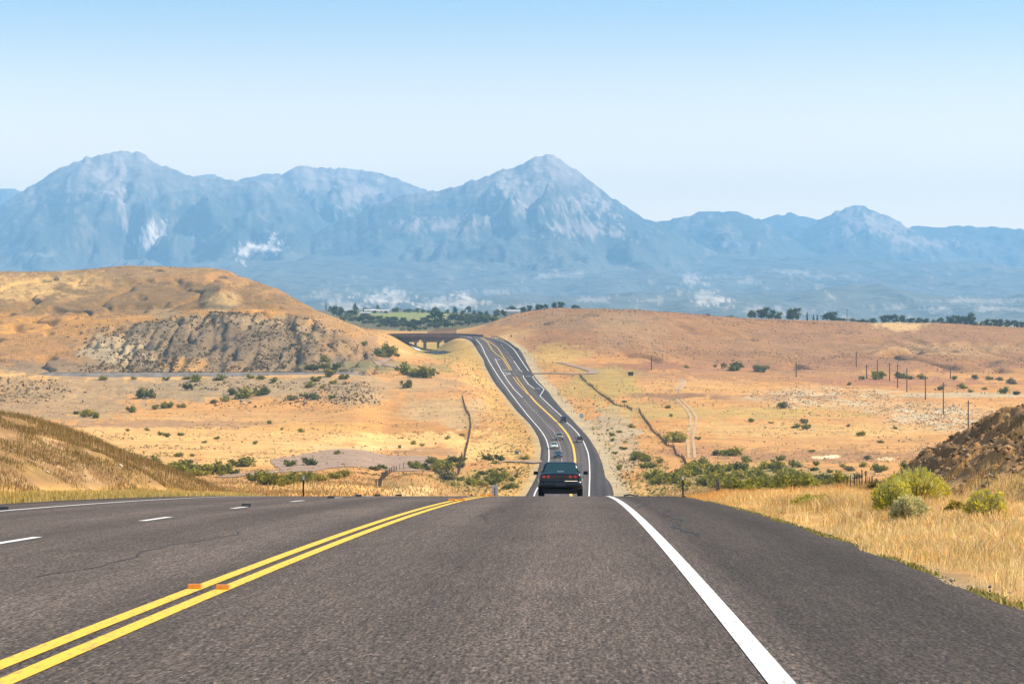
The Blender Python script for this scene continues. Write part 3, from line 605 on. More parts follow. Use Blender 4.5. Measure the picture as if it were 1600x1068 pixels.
farline([(834, 776), (836, 769), (841, 760), (849, 748), (855, 735), (858, 716), (857.5, 700), (854, 687), (848.5, 677), (842.5, 669), (825, 649), (810, 630), (795, 610), (780, 590), (767.5, 570), (757.5, 552), (755, 545), (752, 539), (746, 532), (740, 528.5), (730, 526)], FW, wv, wf_)
farline([(920.3, 778), (921.6, 740), (921, 722), (919, 707), (912.5, 691), (902.5, 676), (894, 667), (885, 659.5), (877.5, 650), (866, 639.6)], FW, wv, wf_)
farline([(866, 639.6), (843.5, 618.3), (850.2, 608), (839.2, 597.6), (832, 588.5), (834.4, 587.2)], FW, wv, wf_, curve=False)
farline([(826, 579.3), (817.3, 567.2), (809.5, 555), (802.7, 545.3), (793, 536.8), (783.3, 532.5), (772, 529), (762, 527)], FW, wv, wf_)
farline([(835.6, 607.3), (825.8, 600), (818.5, 590.3), (817.3, 586.2)], FW, wv, wf_, curve=False)
farline([(816.1, 580.6), (812.5, 578.1), (807.6, 570.8), (802.7, 563.5)], FW, wv, wf_, curve=False)
farline([(801, 560), (789.3, 546.5), (782, 537.4)], .22, wv, wf_, (3, 9))
farline([(816.7, 620.7), (805, 610), (793, 594), (783, 578), (773.5, 560.5)], FW, wv, wf_)
farline([(894, 776), (880, 752), (877.8, 735), (878, 720), (877.3, 705), (874, 692.5), (866, 675), (850, 657.5), (835, 642.5), (817.5, 622.5)], .24, wv, wf_, (3.1, 9.5))
for a, b, r in ((776, 782.6, 561.5), (785.7, 792.4, 577.3), (822, 829, 587.5), (838, 844, 606.7)):
    farline([(a, r), (b, r)], 1.3, wv, wf_, curve=False)
farline([(786.5, 581.5), (798, 583.8), (786.5, 586)], .6, wv, wf_, curve=False)
farline([(893.5, 778), (891, 770), (895, 750), (898, 730), (898.8, 717), (896, 697.5), (887.5, 679), (880, 669.5), (872.5, 661), (850, 640), (836.8, 628), (828, 617.5)], .62, yv, yf)
farline([(827.5, 617.5), (814.9, 600), (806.4, 588.5)], FW, yv, yf); farline([(824.8, 615.5), (811.2, 601.2), (801.5, 588.5)], FW, yv, yf)
farline([(796.6, 578.1), (791.8, 569.6), (785, 559.3), (776, 553.2), (768.7, 546.5), (765.6, 540.4), (761.4, 533.7), (750.4, 527)], FW, yv, yf)
farline([(799.7, 578.1), (790.6, 563.5), (784.5, 553.8), (778.4, 544), (768.7, 536.2), (752.8, 527)], FW, yv, yf)
tv, tf = [], []
for l0, d0, d1, wd in ((4.12, 38, 58, .035), (4.0, 60, 72, .025), (-1.6, 26, 41, .02), (1.3, 47, 66, .02)):
    q = np.arange(d0, d1, .8); strip([(float(yx(d)) + l0 + .10 * math.sin(d * .7) + .05 * math.sin(d * 2.3) + .008 * (d - d0), d) for d in q], wd, .0035, tv, tf)
M['sealed_crack'] = mat('sealed_crack', (.02, .018, .017), .7)
o = mesh_np('road_crack', tv, np.array(tf)[:, ::-1], M['sealed_crack']); tag(o, kind='structure')
o = mesh_np('road_marking_white', wv, np.array(wf_)[:, ::-1], M['white_paint']); tag(o, kind='structure')
o = mesh_np('road_marking_yellow', yv, np.array(yf)[:, ::-1], M['yellow_paint']); tag(o, kind='structure')

# ------------------------------------------------------------------ dirt roads, tracks and the railway
def drape(name, pts, m, lift=.12, step=2.0, cross=7):
    """a track laid on the ground through (column,row,width) way-points"""
    P = [hit(px, row, 300) + (wd,) for px, row, wd in pts]
    P = np.array([(a[0], a[1], a[3]) for a in P]); s = np.concatenate([[0], np.cumsum(np.hypot(*np.diff(P[:, :2], axis=0).T))])
    n = max(3, int(s[-1] / step)); q = np.linspace(0, s[-1], n)
    x, y, wd = (gauss(np.interp(q, s, P[:, k]), 2.0) if n > 16 else np.interp(q, s, P[:, k]) for k in range(3))
    tx, ty = np.gradient(x), np.gradient(y); ln = np.hypot(tx, ty) + 1e-9; nx, ny = ty / ln, -tx / ln
    V = []
    ww = wd * (1 + .12 * fbm(q / 14, q * 0, 151, 3))
    for k in range(n):
        for c in np.linspace(-.5, .5, cross):
            xx, yy = x[k] + nx[k] * ww[k] * c, y[k] + ny[k] * ww[k] * c
            V.append((xx, yy, gz(xx, yy) + lift))
    o = mesh_np(name, V, grid_faces(n, cross), m, smooth=True); tag(o, kind='structure'); return o
drape('dirt_road', [(340, 746, 4), (380, 742, 6), (430, 738, 7), (480, 731, 12), (520, 722, 32), (560, 719, 40), (600, 718, 36), (640, 716, 30), (670, 715, 22), (690, 716, 8)], M['gravel'], lift=.14, cross=31)
drape('dirt_road', [(785, 721.5, 4), (800, 721.5, 9), (830, 722, 13), (851, 722.5, 16)], M['gravel'], lift=.3)
drape('dirt_road', [(828, 583.5, 12), (845, 583, 7), (880, 583.5, 5), (905, 585, 5), (926, 584, 5), (930, 581, 5), (918, 576.5, 6), (903, 573, 6), (885, 568.5, 5), (872, 566, 4)], M['gravel'], lift=.25)
drape('dirt_road', [(640, 577, 6), (615, 573, 6), (598, 570, 6), (590, 566, 5), (600, 562, 4), (612, 560, 4)], M['gravel'], lift=.25)
for dx in (-4.5, 4.5):
    drape('wheel_track', [(1081 + dx * 1.1, 716, .8), (1080 + dx, 700, .8), (1078 + dx, 685, .9), (1082 + dx, 665, .8), (1084 + dx, 652, .9), (1077 + dx * .8, 640, .8), (1065 + dx * .8, 628, .8), (1060 + dx * .7, 623, .8)], M['track_dirt'], cross=3)
    drape('wheel_track', [(1058 + dx * .6, 610, 1.4), (1064 + dx * .6, 603, 1.4), (1069 + dx * .6, 597, 1.4), (1062 + dx * .6, 592, 1.2)], M['track_dirt'], cross=3)
# railway
rx = np.arange(-196, -50, 1.5); ry = 1226 + 4 * np.sin((rx + 120) / 60)
rz0 = gauss(np.array([gz(a, b) for a, b in zip(rx, ry)]), 12)
rt = z_of(582.5, 1226) + (rx + 196) / 146 * .35 - 3.5 * sstep(-62, -51, rx) - 3.0 * sstep(-178, -190, rx)
PR = [(-6.5, -2.3), (-3.0, 0), (3.0, 0), (5.0, -1.6)]
V = [(a, b + p, c + q + .0) for a, b, c in zip(rx, ry, rt) for p, q in PR]
rl = empty('railway_track', (0, 0, 0)); tag(rl, 'long straight railway line on a grey ballast bank below the left hill', 'railway')
b_ = mesh_np('ballast_bed', V, grid_faces(len(rx), 4), M['ballast'], rl)
for s in (-.72, .72):
    mb = MB(); mb.tube([(a, b + s, c + .16) for a, b, c in zip(rx[::4], ry[::4], rt[::4])], .09, 4); mb.build('rail', M['dark_steel'], rl)
# ------------------------------------------------------------------ grass and scrub (uncountable)
def blades(name, X, Y, H, W_, colr, lean=.35, zoff=0.0):
    n = len(X); Zg = np.array([gz(a, b) for a, b in zip(X, Y)]) + zoff
    an = rng.uniform(0, 2 * np.pi, n); ln = rng.uniform(0, lean, n) * H; wa = rng.uniform(-.9, .9, n)
    wx, wy = np.cos(wa) * W_ / 2, np.sin(wa) * W_ / 2
    dx, dy = np.cos(an) * ln, np.sin(an) * ln
    V = np.empty((n, 5, 3))
    V[:, 0] = np.stack([X - wx, Y - wy, Zg - .03], 1); V[:, 1] = np.stack([X + wx, Y + wy, Zg - .03], 1)
    V[:, 2] = np.stack([X + wx * .8 + dx * .35, Y + wy * .8 + dy * .35, Zg + H * .6], 1); V[:, 3] = np.stack([X - wx * .8 + dx * .35, Y - wy * .8 + dy * .35, Zg + H * .6], 1)
    V[:, 4] = np.stack([X + dx, Y + dy, Zg + H], 1)
    b = np.arange(n)[:, None] * 5
    cc = np.repeat(colr[:, None, :], 5, 1).reshape(-1, 3)
    o = mesh_np(name, V.reshape(-1, 3), [b + np.array([[0, 1, 2, 3]]), b + np.array([[3, 2, 4]])], M['blade'], col=cc)
    return tag(o, kind='stuff')
def pick(cols, n, var=.25):
    c = np.array(cols)[rng.integers(0, len(cols), n)]; return np.clip(c * (1 + rng.uniform(-var, var, n))[:, None], 0, 1) * np.array([1.0, .95, .82])
def clumpy(x, y, sx, sy, seed, lo, hi):
    return rng.uniform(0, 1, len(x)) < sstep(lo, hi, fbm(x / sx, y / sy, seed, 3))
# right verge: tall straw
n = 340000
Y = 24 * (150 / 24) ** rng.uniform(0, 1, n) ** .8; l = 5.7 + .35 + 9.5 * rng.uniform(0, 1, n) ** 1.1; X = yx(Y) + l
keep = (X / Y < .23) & clumpy(X, Y, .9, 3.2, 201, -.3, .35) & (rng.uniform(0, 1, n) < sstep(-.1, .7, l - 5.9))
keep &= ~((l > 11.6) & (Y > 62) & (Y < 116))
X, Y, l = X[keep], Y[keep], l[keep]; n = len(X)
H = rng.uniform(.05, .24, n) * sstep(-.6, 1.2, l - 5.9) * (1 + .8 * fbm(X / 1.3, Y / 3.5, 202)); Wd = rng.uniform(.005, .011, n) * (1 + Y / 90)
far = sstep(75, 105, Y)[:, None]
cA = pick([(.76, .58, .33), (.70, .50, .24), (.80, .65, .42), (.62, .38, .15), (.54, .46, .17)], n); cB = pick([(.66, .38, .13), (.62, .34, .11), (.72, .46, .20)], n)
cA = cA * 1.15; cB = cB * 1.1; cA = cA * (1 + .3 * fbm(X / 1.2, Y / 4, 207))[:, None]
blades('dry_grass', X, Y, H, Wd, cA * (1 - far) + cB * far, .95)
n = 60000; Y = rng.uniform(19, 48, n); l = 5.95 + 3.6 * rng.uniform(0, 1, n); X = yx(Y) + l; k = (X / Y < .185) & clumpy(X, Y, .5, 1.4, 209, -.5, .5) & (rng.uniform(0, 1, n) < sstep(0, .9, l - 5.95)); X, Y = X[k], Y[k]; n = len(X)
blades('short_straw', X, Y, rng.uniform(.03, .16, n), rng.uniform(.003, .007, n), pick([(.86, .68, .40), (.78, .58, .30), (.66, .54, .28), (.5, .44, .16), (.92, .76, .5)], n), 1.2)
# low green weeds along the right pavement lip
n = 14000; Y = rng.uniform(20, 115, n); X = yx(Y) + 5.72 + np.abs(rng.normal(0, .16, n)); k = clumpy(X * 0, Y, 1, 3.0, 203, -.1, .3); X, Y = X[k], Y[k]; n = len(X)
blades('weeds', X, Y, rng.uniform(.02, .08, n), rng.uniform(.015, .04, n), pick([(.26, .27, .06), (.42, .36, .12), (.55, .44, .2), (.2, .21, .05)], n), 1.0)
# left edge: yellow green strip
n = 60000; Y = rng.uniform(38, 150, n); X = yx(Y) - 9.28 - np.abs(rng.uniform(0, 2.0, n)); k = (X / Y > -.185) & clumpy(X, Y, .8, 3, 204, -.9, 0); X, Y = X[k], Y[k]; n = len(X)
blades('roadside_grass', X, Y, rng.uniform(.06, .24, n), rng.uniform(.012, .028, n), pick([(.66, .50, .17), (.54, .42, .12), (.76, .60, .28), (.36, .33, .08), (.80, .62, .34)], n))
# left cut bank: brown and green stalks, thicker along its ridge
n = 150000; Y = rng.uniform(62, 142, n); X = yx(Y) - 11.1 - 13 * rng.uniform(0, 1, n); lf_ = -(X - yx(Y)) - 11
k = (X / Y > -.185) & (clumpy(X, Y, 1.0, 3.5, 205, -.35, .35) | ((Y > 117) & (rng.uniform(0, 1, n) < .6))); X, Y = X[k], Y[k]; n = len(X)
blades('bank_grass', X, Y, rng.uniform(.04, .17, n) * (1 + .7 * fbm(X / 1.5, Y / 4, 208)) * (1 + .5 * sstep(112, 122, Y)), rng.uniform(.008, .02, n), pick([(.29, .19, .085), (.24, .195, .07), (.36, .25, .12), (.21, .185, .06), (.54, .41, .23), (.28, .17, .08)], n), .6)
# right bank top and talus grass
n = 60000; Y = rng.uniform(44, 118, n); l = 10.8 + 7 * rng.uniform(0, 1, n); X = yx(Y) + l
k = (X / Y < .24) & (clumpy(X, Y, .9, 2.5, 206, .05, .5)) & ((Y < 78) | (rng.uniform(0, 1, n) < .07)); X, Y = X[k], Y[k]; n = len(X)
blades('talus_grass', X, Y, rng.uniform(.06, .26, n), rng.uniform(.008, .02, n), pick([(.56, .35, .17), (.46, .28, .13), (.64, .45, .24), (.40, .3, .11)], n), .6)
# ground beyond the crest: knolls with stubble
n = 50000; Y = 150 * (640 / 150) ** rng.uniform(0, 1, n); X = rng.uniform(-.17, .17, n) * Y; o_ = np.maximum(edge_l(Y) - (X - yx(Y)), (X - yx(Y)) - edge_r(Y)); k = o_ > 2; X, Y = X[k], Y[k]; n = len(X)
blades('stubble', X, Y, rng.uniform(.15, .5, n), rng.uniform(.03, .09, n) * (1 + Y / 400), pick([(.52, .34, .14), (.46, .28, .11), (.56, .40, .2), (.36, .24, .1), (.34, .3, .1)], n), .6)

def tufts(name, n, mask, size, cols, q=5, squash=.7):
    """small leaf clusters scattered where the mask (0..1 on the lattice) allows"""
    area = np.gradient(GD)[None, :] * np.gradient(GP)[:, None] * np.clip(Y2 / 1000, .2, 3) ** -1.0
    inview = (np.abs(P2 - 800) < 900)
    wgt = (mask * area * inview).ravel(); wgt /= wgt.sum()
    idx = rng.choice(len(wgt), n, p=wgt)
    i, j = np.unravel_index(idx, mask.shape)
    y = GD[j] + rng.uniform(-.5, .5, n) * np.gradient(GD)[j]; x = (GP[i] + rng.uniform(-1.2, 1.2, n) - CX) / F * y; z = ZG[i, j]
    s = size[0] * (size[1] / size[0]) ** rng.uniform(0, 1, n) ** 1.5
    c = pick(cols, n, .3)
    P = np.repeat(np.stack([x, y, z], 1), q, 0); S = np.repeat(s, q)[:, None]; m = n * q
    off = rng.normal(0, 1, (m, 3)); off /= np.linalg.norm(off, axis=1)[:, None]; off *= rng.uniform(.2, 1, (m, 1)) * S * .5; off[:, 2] = np.abs(off[:, 2]) * squash * 1.3
    ctr = P + off; a = rng.normal(0, 1, (m, 3)); a /= np.linalg.norm(a, axis=1)[:, None]; b = np.cross(a, rng.normal(0, 1, (m, 3))); b /= np.linalg.norm(b, axis=1)[:, None] + 1e-9
    h = S * rng.uniform(.16, .34, (m, 1)); a, b = a * h, b * h * .8
    V = np.stack([ctr - a, ctr + b, ctr + a, ctr - b], 1).reshape(-1, 3)
    o = mesh_np(name, V, np.arange(m * 4).reshape(-1, 4), M['leaf'], col=np.repeat(np.repeat(c, q, 0), 4, 0)); return tag(o, kind='stuff')
offr = sstep(2, 6, OUT)
patch = fbm(X2 / 30, Y2 / 50, 211, 4)
SAGE = [(.17, .125, .065), (.12, .09, .045), (.20, .15, .08), (.24, .165, .09)]
tufts('cliff_scrub', 5200, CLIFF * sstep(-.9, .5, patch + .35 * n2) * (1 - .8 * sstep(480, 560, P2)), (.5, 2.2), SAGE)
tufts('hill_scrub', 16000, HILL_L * (1 - CLIFF) * (.25 + sstep(-.2, .4, patch)), (.25, .9), [(.24, .16, .075), (.17, .12, .055), (.30, .19, .09)], 4)
tufts('mesa_scrub', 11000, HILL_R * (.2 + sstep(-.2, .5, patch)) * sstep(1960, 1900, Y2), (.3, 1.2), [(.22, .14, .08), (.15, .10, .06), (.28, .18, .10)], 4)
flat = offr * sstep(640, 700, Y2) * sstep(1500, 1400, Y2) * (1 - HILL_L) * (1 - HILL_R)
tufts('flat_scrub', 6500, flat * (.02 + sstep(.1, .55, patch) ** 2), (.25, 1.1), [(.30, .20, .10), (.20, .15, .06), (.17, .165, .06), (.36, .24, .12)], 4)
tufts('bench_scrub', 1500, BANKL * sstep(-.2, .4, patch), (.4, 1.8), SAGE)
tufts('pale_grass', 9000, flat * sstep(.1, -.4, patch), (.4, 1.4), [(.60, .44, .24), (.52, .36, .18), (.64, .5, .3)], 4, .4)
tufts('verge_scrub', 3000, sstep(2.5, 4, OUT) * sstep(26, 10, OUT) * sstep(560, 640, Y2) * sstep(1600, 1500, Y2), (.4, 1.5), [(.42, .34, .09), (.30, .28, .08), (.5, .36, .13), (.22, .21, .07)], 4)
# stones on the pale patches
stone = np.zeros_like(ZG)
for a in ((1290, 622, 130, 18), (1440, 640, 110, 14), (1480, 655, 110, 20), (1480, 700, 60, 10)): stone = np.maximum(stone, sstep(1.1, .5, np.sqrt(((P2 - a[0]) / a[2]) ** 2 + ((ROWG - a[1]) / a[3]) ** 2)))
tufts('pale_stones', 2600, stone * (Y2 > 300) * offr, (.5, 1.6), [(.52, .45, .40), (.42, .36, .31), (.26, .2, .17)], 3, .35)
# rubble on the right bank
def rubble(name, n, fx, m, smin, smax, cols):
    V, FF, CC = [], [], []
    base = np.array([(1, 0, 0), (0, 1, 0), (-1, 0, 0), (0, -1, 0), (0, 0, .7), (0, 0, -.7)])
    fc = np.array([(0, 1, 4), (1, 2, 4), (2, 3, 4), (3, 0, 4), (1, 0, 5), (2, 1, 5), (3, 2, 5), (0, 3, 5)])
    for k in range(n):
        x, y = fx(); s = smin * (smax / smin) ** (random.random() ** 2)
        v = base * (1 + rng.uniform(-.35, .35, (6, 3))) * s * rng.uniform(.6, 1.2, (1, 3)); a = random.uniform(0, 6.28)
        v = np.stack([v[:, 0] * math.cos(a) - v[:, 1] * math.sin(a), v[:, 0] * math.sin(a) + v[:, 1] * math.cos(a), v[:, 2]], 1)
        V.append(v + (x, y, gz(x, y) + s * .15)); FF.append(fc + 6 * k); CC.append(np.repeat(pick(cols, 1), 6, 0))
    return tag(mesh_np(name, np.concatenate(V), np.concatenate(FF), m, col=np.concatenate(CC)), kind='stuff')
def on_bank():
    while True:
        y = random.uniform(66, 114); l = random.uniform(11.3, 17)
        if (l + yx(y)) / y < .18: return float(yx(y) + l), y
rubble('bank_rubble', 4200, on_bank, M['clod'], .02, .13, [(.27, .165, .085), (.20, .12, .06), (.34, .215, .115), (.46, .32, .19), (.14, .09, .05)])
def on_lip():
    y = random.uniform(19, 70); return float(yx(y)) + 5.72 + abs(random.gauss(0, .3)), y
rubble('verge_pebbles', 1500, on_lip, M['clod'], .008, .035, [(.36, .29, .23), (.26, .21, .17), (.46, .38, .31), (.18, .15, .13)])
def on_lbank():
    y = random.uniform(66, 125); return float(yx(y) - 11.2 - random.uniform(0, 10)), y
rubble('bank_stones', 420, on_lbank, M['clod'], .03, .13, [(.40, .30, .25), (.50, .42, .36), (.28, .2, .15)])

# ------------------------------------------------------------------ leaf clouds
def leafcloud(n, blobs, size, cols, shell=.55, var=.3):
    B = np.array(blobs, float); vol = B[:, 3] * B[:, 4] * B[:, 5]; pk = rng.choice(len(B), n, p=vol ** .7 / (vol ** .7).sum())
    d = rng.normal(0, 1, (n, 3)); d /= np.linalg.norm(d, axis=1)[:, None]
    r = (shell + (1 - shell) * rng.uniform(0, 1, (n, 1))) * (1 + .2 * rng.normal(0, 1, (n, 1)))
    ctr = B[pk, :3] + d * r * B[pk, 3:6]
    nrm = d + rng.normal(0, .6, (n, 3)); nrm /= np.linalg.norm(nrm, axis=1)[:, None]
    a = np.cross(nrm, rng.normal(0, 1, (n, 3))); a /= np.linalg.norm(a, axis=1)[:, None] + 1e-9; b = np.cross(nrm, a)
    s = size * rng.uniform(.5, 1.25, (n, 1)); a, b = a * s, b * s * rng.uniform(.5, .9, (n, 1))
    V = np.stack([ctr - a, ctr - b * .8 + a * .1, ctr + a, ctr + b], 1).reshape(-1, 3)
    c = pick(cols, n, var)
    return V, np.arange(4 * n).reshape(-1, 4), np.repeat(c, 4, 0)
GREEN = [(.25, .25, .02), (.31, .29, .025), (.18, .185, .018)]
DARK = [(.15, .155, .018), (.19, .185, .02), (.10, .11, .015)]
YGRN = [(.42, .36, .03), (.42, .36, .045), (.26, .25, .03)]
GRYG = [(.24, .22, .085), (.19, .18, .07), (.29, .26, .11)]
BUSH = {}
for kind, cols in (('green', GREEN), ('dark', DARK), ('yellow', YGRN), ('grey', GRYG)):
    BUSH[kind] = []
    for k in range(4):
        nb = random.randint(6, 10); bl = []
        for q in range(nb):
            a = random.uniform(0, 6.28); r = random.uniform(0, .38); rr = random.uniform(.10, .25)
            bl.append((math.cos(a) * r, math.sin(a) * r, random.uniform(.10, .36), rr, rr, rr * random.uniform(.75, 1.1)))
        BUSH[kind].append(mesh_data('bush_leaves', *(lambda t: (t[0], t[1]))(T_ := leafcloud(520, bl, .06, cols, .3)), M['leaf'], T_[2]))
_bk = 0
def bush(px, row, wpx, kind, label, group, tall=1.0, dmin=300):
    global _bk; _bk += 1
    x, y, z = hit(px, row + wpx * .22, dmin)
    s = wpx * y / F * 1.65
    o = link('bush', BUSH[kind][_bk % 4]); o.location = (x, y, z - .05 * s); o.scale = (s * random.uniform(.95, 1.3), s * random.uniform(.8, 1.1), s * tall * random.uniform(.7, 1.05)); o.rotation_euler = (0, 0, random.uniform(0, 6.28))
    return tag(o, label, 'bush', group)
def bushes(lst, label, group, **kw):
    for b in lst:
        bush(b[0], b[1], b[2], b[3] if len(b) > 3 else 'green', label, group, **kw)
        if len(lst) > 6 and b[2] > 17:       # thickets run together: a lower neighbour beside each large bush
            bush(b[0] + random.uniform(-16, 16), b[1] + random.uniform(-2.5, 3), b[2] * random.uniform(.55, .85), random.choice(['green', 'yellow', 'green', 'dark']), label, group, **kw)
bushes([(229, 617, 23, 'dark')], 'largest round dark bush on the slope under the railway', 'shrubs below the railway')
bushes([(297, 606, 15, 'dark')], 'dark upright bush just under the middle of the railway bank', 'shrubs below the railway')
bushes([(304, 591, 20), (289, 590, 11), (261, 592, 10), (346, 591, 13), (390, 589, 11), (405, 590, 12), (427, 594, 13), (160, 591, 12, 'yellow'), (210, 590, 10, 'yellow')], 'small green bush growing on the lip of the railway bank', 'shrubs along the railway bank')
bushes([(366, 612, 18, 'dark'), (385, 617, 22), (408, 612, 22, 'dark'), (331, 627, 13, 'grey'), (352, 624, 14, 'yellow'), (257, 633, 20), (285, 634, 12, 'yellow'), (206, 641, 13), (119, 645, 9, 'dark'), (136, 647, 18, 'yellow'), (480, 620, 20, 'grey'), (455, 622, 14, 'grey')], 'scattered bush on the slope between the railway and the dry field', 'shrubs below the railway')
bushes([(483, 574, 12, 'dark'), (493, 573, 15, 'dark'), (506, 573, 13, 'dark'), (521, 572, 17, 'dark'), (506, 561, 14), (514, 585, 16), (534, 589, 14), (493, 592, 16), (486, 602, 13), (520, 597, 10, 'yellow'), (505, 604, 9, 'yellow'), (517, 620, 10)], 'dark bush clustered at the railway end below the grey cliff', 'shrubs at the cliff foot')
bushes([(632, 580, 26), (660, 583, 28), (645, 585, 14, 'dark'), (607, 552, 24), (592, 550, 16, 'grey'), (620, 554, 12, 'dark'), (570, 537, 10)], 'green bush beside the creek bed left of the bridge', 'shrubs by the creek')
bushes([(635, 602, 17, 'dark')], 'lone dark bush on the bare slope below the creek road', 'shrubs by the creek')
bushes([(217, 722, 22, 'yellow'), (240, 725, 24), (266, 733, 28), (290, 735, 32), (318, 735, 34), (343, 735, 28), (362, 737, 18), (294, 721, 11, 'dark'), (305, 738, 24, 'yellow'), (255, 738, 20, 'yellow')], 'green bush in the thicket behind the left grass bank', 'thicket behind the left bank')
bushes([(380, 722, 32)], 'big rounded green bush standing alone above the dirt road', 'shrubs by the dirt road')
bushes([(450, 725, 19), (486, 722, 23, 'dark'), (527, 708, 9)], 'separate bush along the far side of the gravel pullout', 'shrubs by the dirt road')
bushes([(402, 747, 27), (428, 750, 34), (455, 749, 30), (478, 748, 26), (500, 746, 24, 'yellow'), (520, 743, 22, 'yellow'), (536, 741, 20, 'yellow'), (440, 755, 20, 'yellow')], 'bush in the low row in front of the dirt road', 'hedge-like row before the dirt road')
bushes([(285, 678, 10), (262, 680, 12), (469, 673, 8), (278, 710, 14, 'yellow'), (299, 711, 8), (200, 672, 7), (229, 671, 7), (250, 678, 9), (320, 690, 8), (398, 692, 8), (420, 660, 8), (340, 684, 8), (185, 705, 9), (440, 670, 7), (624, 698, 7), (722, 679, 7), (646, 692, 9, 'yellow'), (660, 695, 7), (700, 684, 7)], 'small scrub bush dotted on the dry left field', 'scrub dotted on the left field')
bushes([(584, 731, 15, 'dark'), (597, 729, 15, 'dark')], 'dark bush by the fence on the left knoll', 'shrubs by the knoll fence')
bushes([(648, 727, 20), (660, 729, 16, 'dark'), (671, 721, 17), (665, 731, 13, 'dark'), (684, 727, 18), (699, 731, 26), (708, 717, 21, 'dark'), (716, 727, 15), (701, 745, 22, 'grey'), (690, 738, 14, 'grey'), (690, 721, 10, 'yellow')], 'bush in the grove behind the dark knoll', 'grove behind the knoll')
bushes([(765, 716, 15, 'dark'), (782, 716, 14, 'dark'), (775, 723, 7), (770, 735, 8), (782, 733, 9), (753, 738, 15, 'dark'), (776, 747, 26), (768, 752, 22), (786, 745, 20), (744, 747, 15), (736, 753, 20, 'yellow'), (748, 757, 16, 'yellow'), (721, 748, 12, 'yellow'), (792, 760, 17, 'dark'), (802, 760, 12), (798, 749, 11), (806, 744, 10), (821, 714, 15, 'yellow'), (755, 756, 14)], 'bush beside the highway behind the road sign', 'shrubs left of the highway dip')
bushes([(1145, 573, 26, 'dark')], 'largest dark bush out on the open plain at the mesa foot', 'shrubs at the mesa foot')
bushes([(1376, 587, 21), (1407, 586, 18, 'dark'), (1424, 590, 11), (1440, 589, 13), (1348, 591, 11, 'grey'), (1192, 576, 22, 'grey'), (1072, 573, 7), (1118, 572, 6), (1161, 573, 6), (1466, 607, 11, 'dark'), (1503, 604, 13), (1570, 612, 13), (1588, 614, 11, 'dark'), (1580, 597, 13, 'grey'), (1565, 592, 12, 'grey'), (1522, 590, 12, 'grey'), (1545, 591, 10), (1490, 591, 9), (1328, 600, 7), (1516, 611, 8), (1540, 607, 8)], 'bush among the utility poles on the red plain', 'shrubs among the poles')
bushes([(1224, 634, 15, 'grey')], 'grey bush on the pale rocky patch', 'shrubs on the right flats')
bushes([(1246, 666, 11), (1260, 668, 12), (1172, 657, 9), (1256, 658, 12, 'grey'), (1324, 665, 7, 'grey'), (1344, 678, 12, 'yellow'), (1042, 636, 7), (1056, 685, 24, 'yellow'), (1140, 706, 26, 'yellow'), (1092, 685, 8), (1048, 649, 6), (1376, 690, 8), (1268, 704, 8), (1204, 660, 6), (1400, 668, 8, 'grey'), (976, 627, 7, 'dark')], 'small bush scattered over the tan right flats', 'shrubs on the right flats')
bushes([(958, 679, 8), (956, 687, 9), (986, 666, 9), (974, 700, 10, 'dark'), (991, 709, 16), (967, 731, 12), (950, 672, 5), (968, 674, 7), (978, 690, 6), (962, 708, 6)], 'low bush on the grey gravel right of the highway', 'shrubs on the roadside gravel')
bushes([(998, 714, 22), (1010, 717, 16), (1020, 746, 28), (1032, 752, 24), (1044, 749, 26), (1032, 721, 11), (1096, 725, 24), (1112, 741, 34), (1088, 738, 28), (1136, 755, 34), (1120, 758, 24, 'yellow'), (1168, 760, 38), (1192, 763, 34), (1216, 760, 32), (1240, 755, 34), (1260, 757, 28), (1288, 750, 24, 'dark'), (1310, 750, 26), (1208, 729, 26), (1184, 738, 24), (1152, 729, 24), (1152, 742, 26, 'yellow'), (1064, 744, 22), (1180, 750, 24, 'yellow'), (1224, 742, 18, 'yellow'), (1070, 757, 20, 'yellow'), (1008, 727, 18), (1075, 735, 22, 'yellow'), (1100, 752, 30), (1150, 764, 30), (1180, 768, 30, 'yellow'), (1205, 768, 28), (1130, 731, 24), (1168, 740, 24), (1196, 728, 20, 'yellow'), (1236, 738, 22), (1252, 744, 24), (1276, 752, 22), (1198, 752, 28), (1060, 752, 22), (1085, 728, 18, 'yellow'), (1164, 718, 14), (1240, 726, 14), (1300, 756, 22), (1120, 747, 26), (1216, 748, 24)], 'green bush in the thick belt on the right valley floor', 'green belt right of the highway')
bushes([(1332, 732, 16, 'grey'), (1272, 732, 13, 'dark'), (1220, 716, 13), (1276, 724, 13), (1316, 727, 11), (1372, 733, 21), (1356, 715, 11, 'grey'), (1248, 727, 12), (1296, 736, 11), (1350, 726, 14, 'yellow'), (1340, 745, 12, 'grey')], 'bush on the reddish ground behind the row of fence posts', 'shrubs behind the post row')

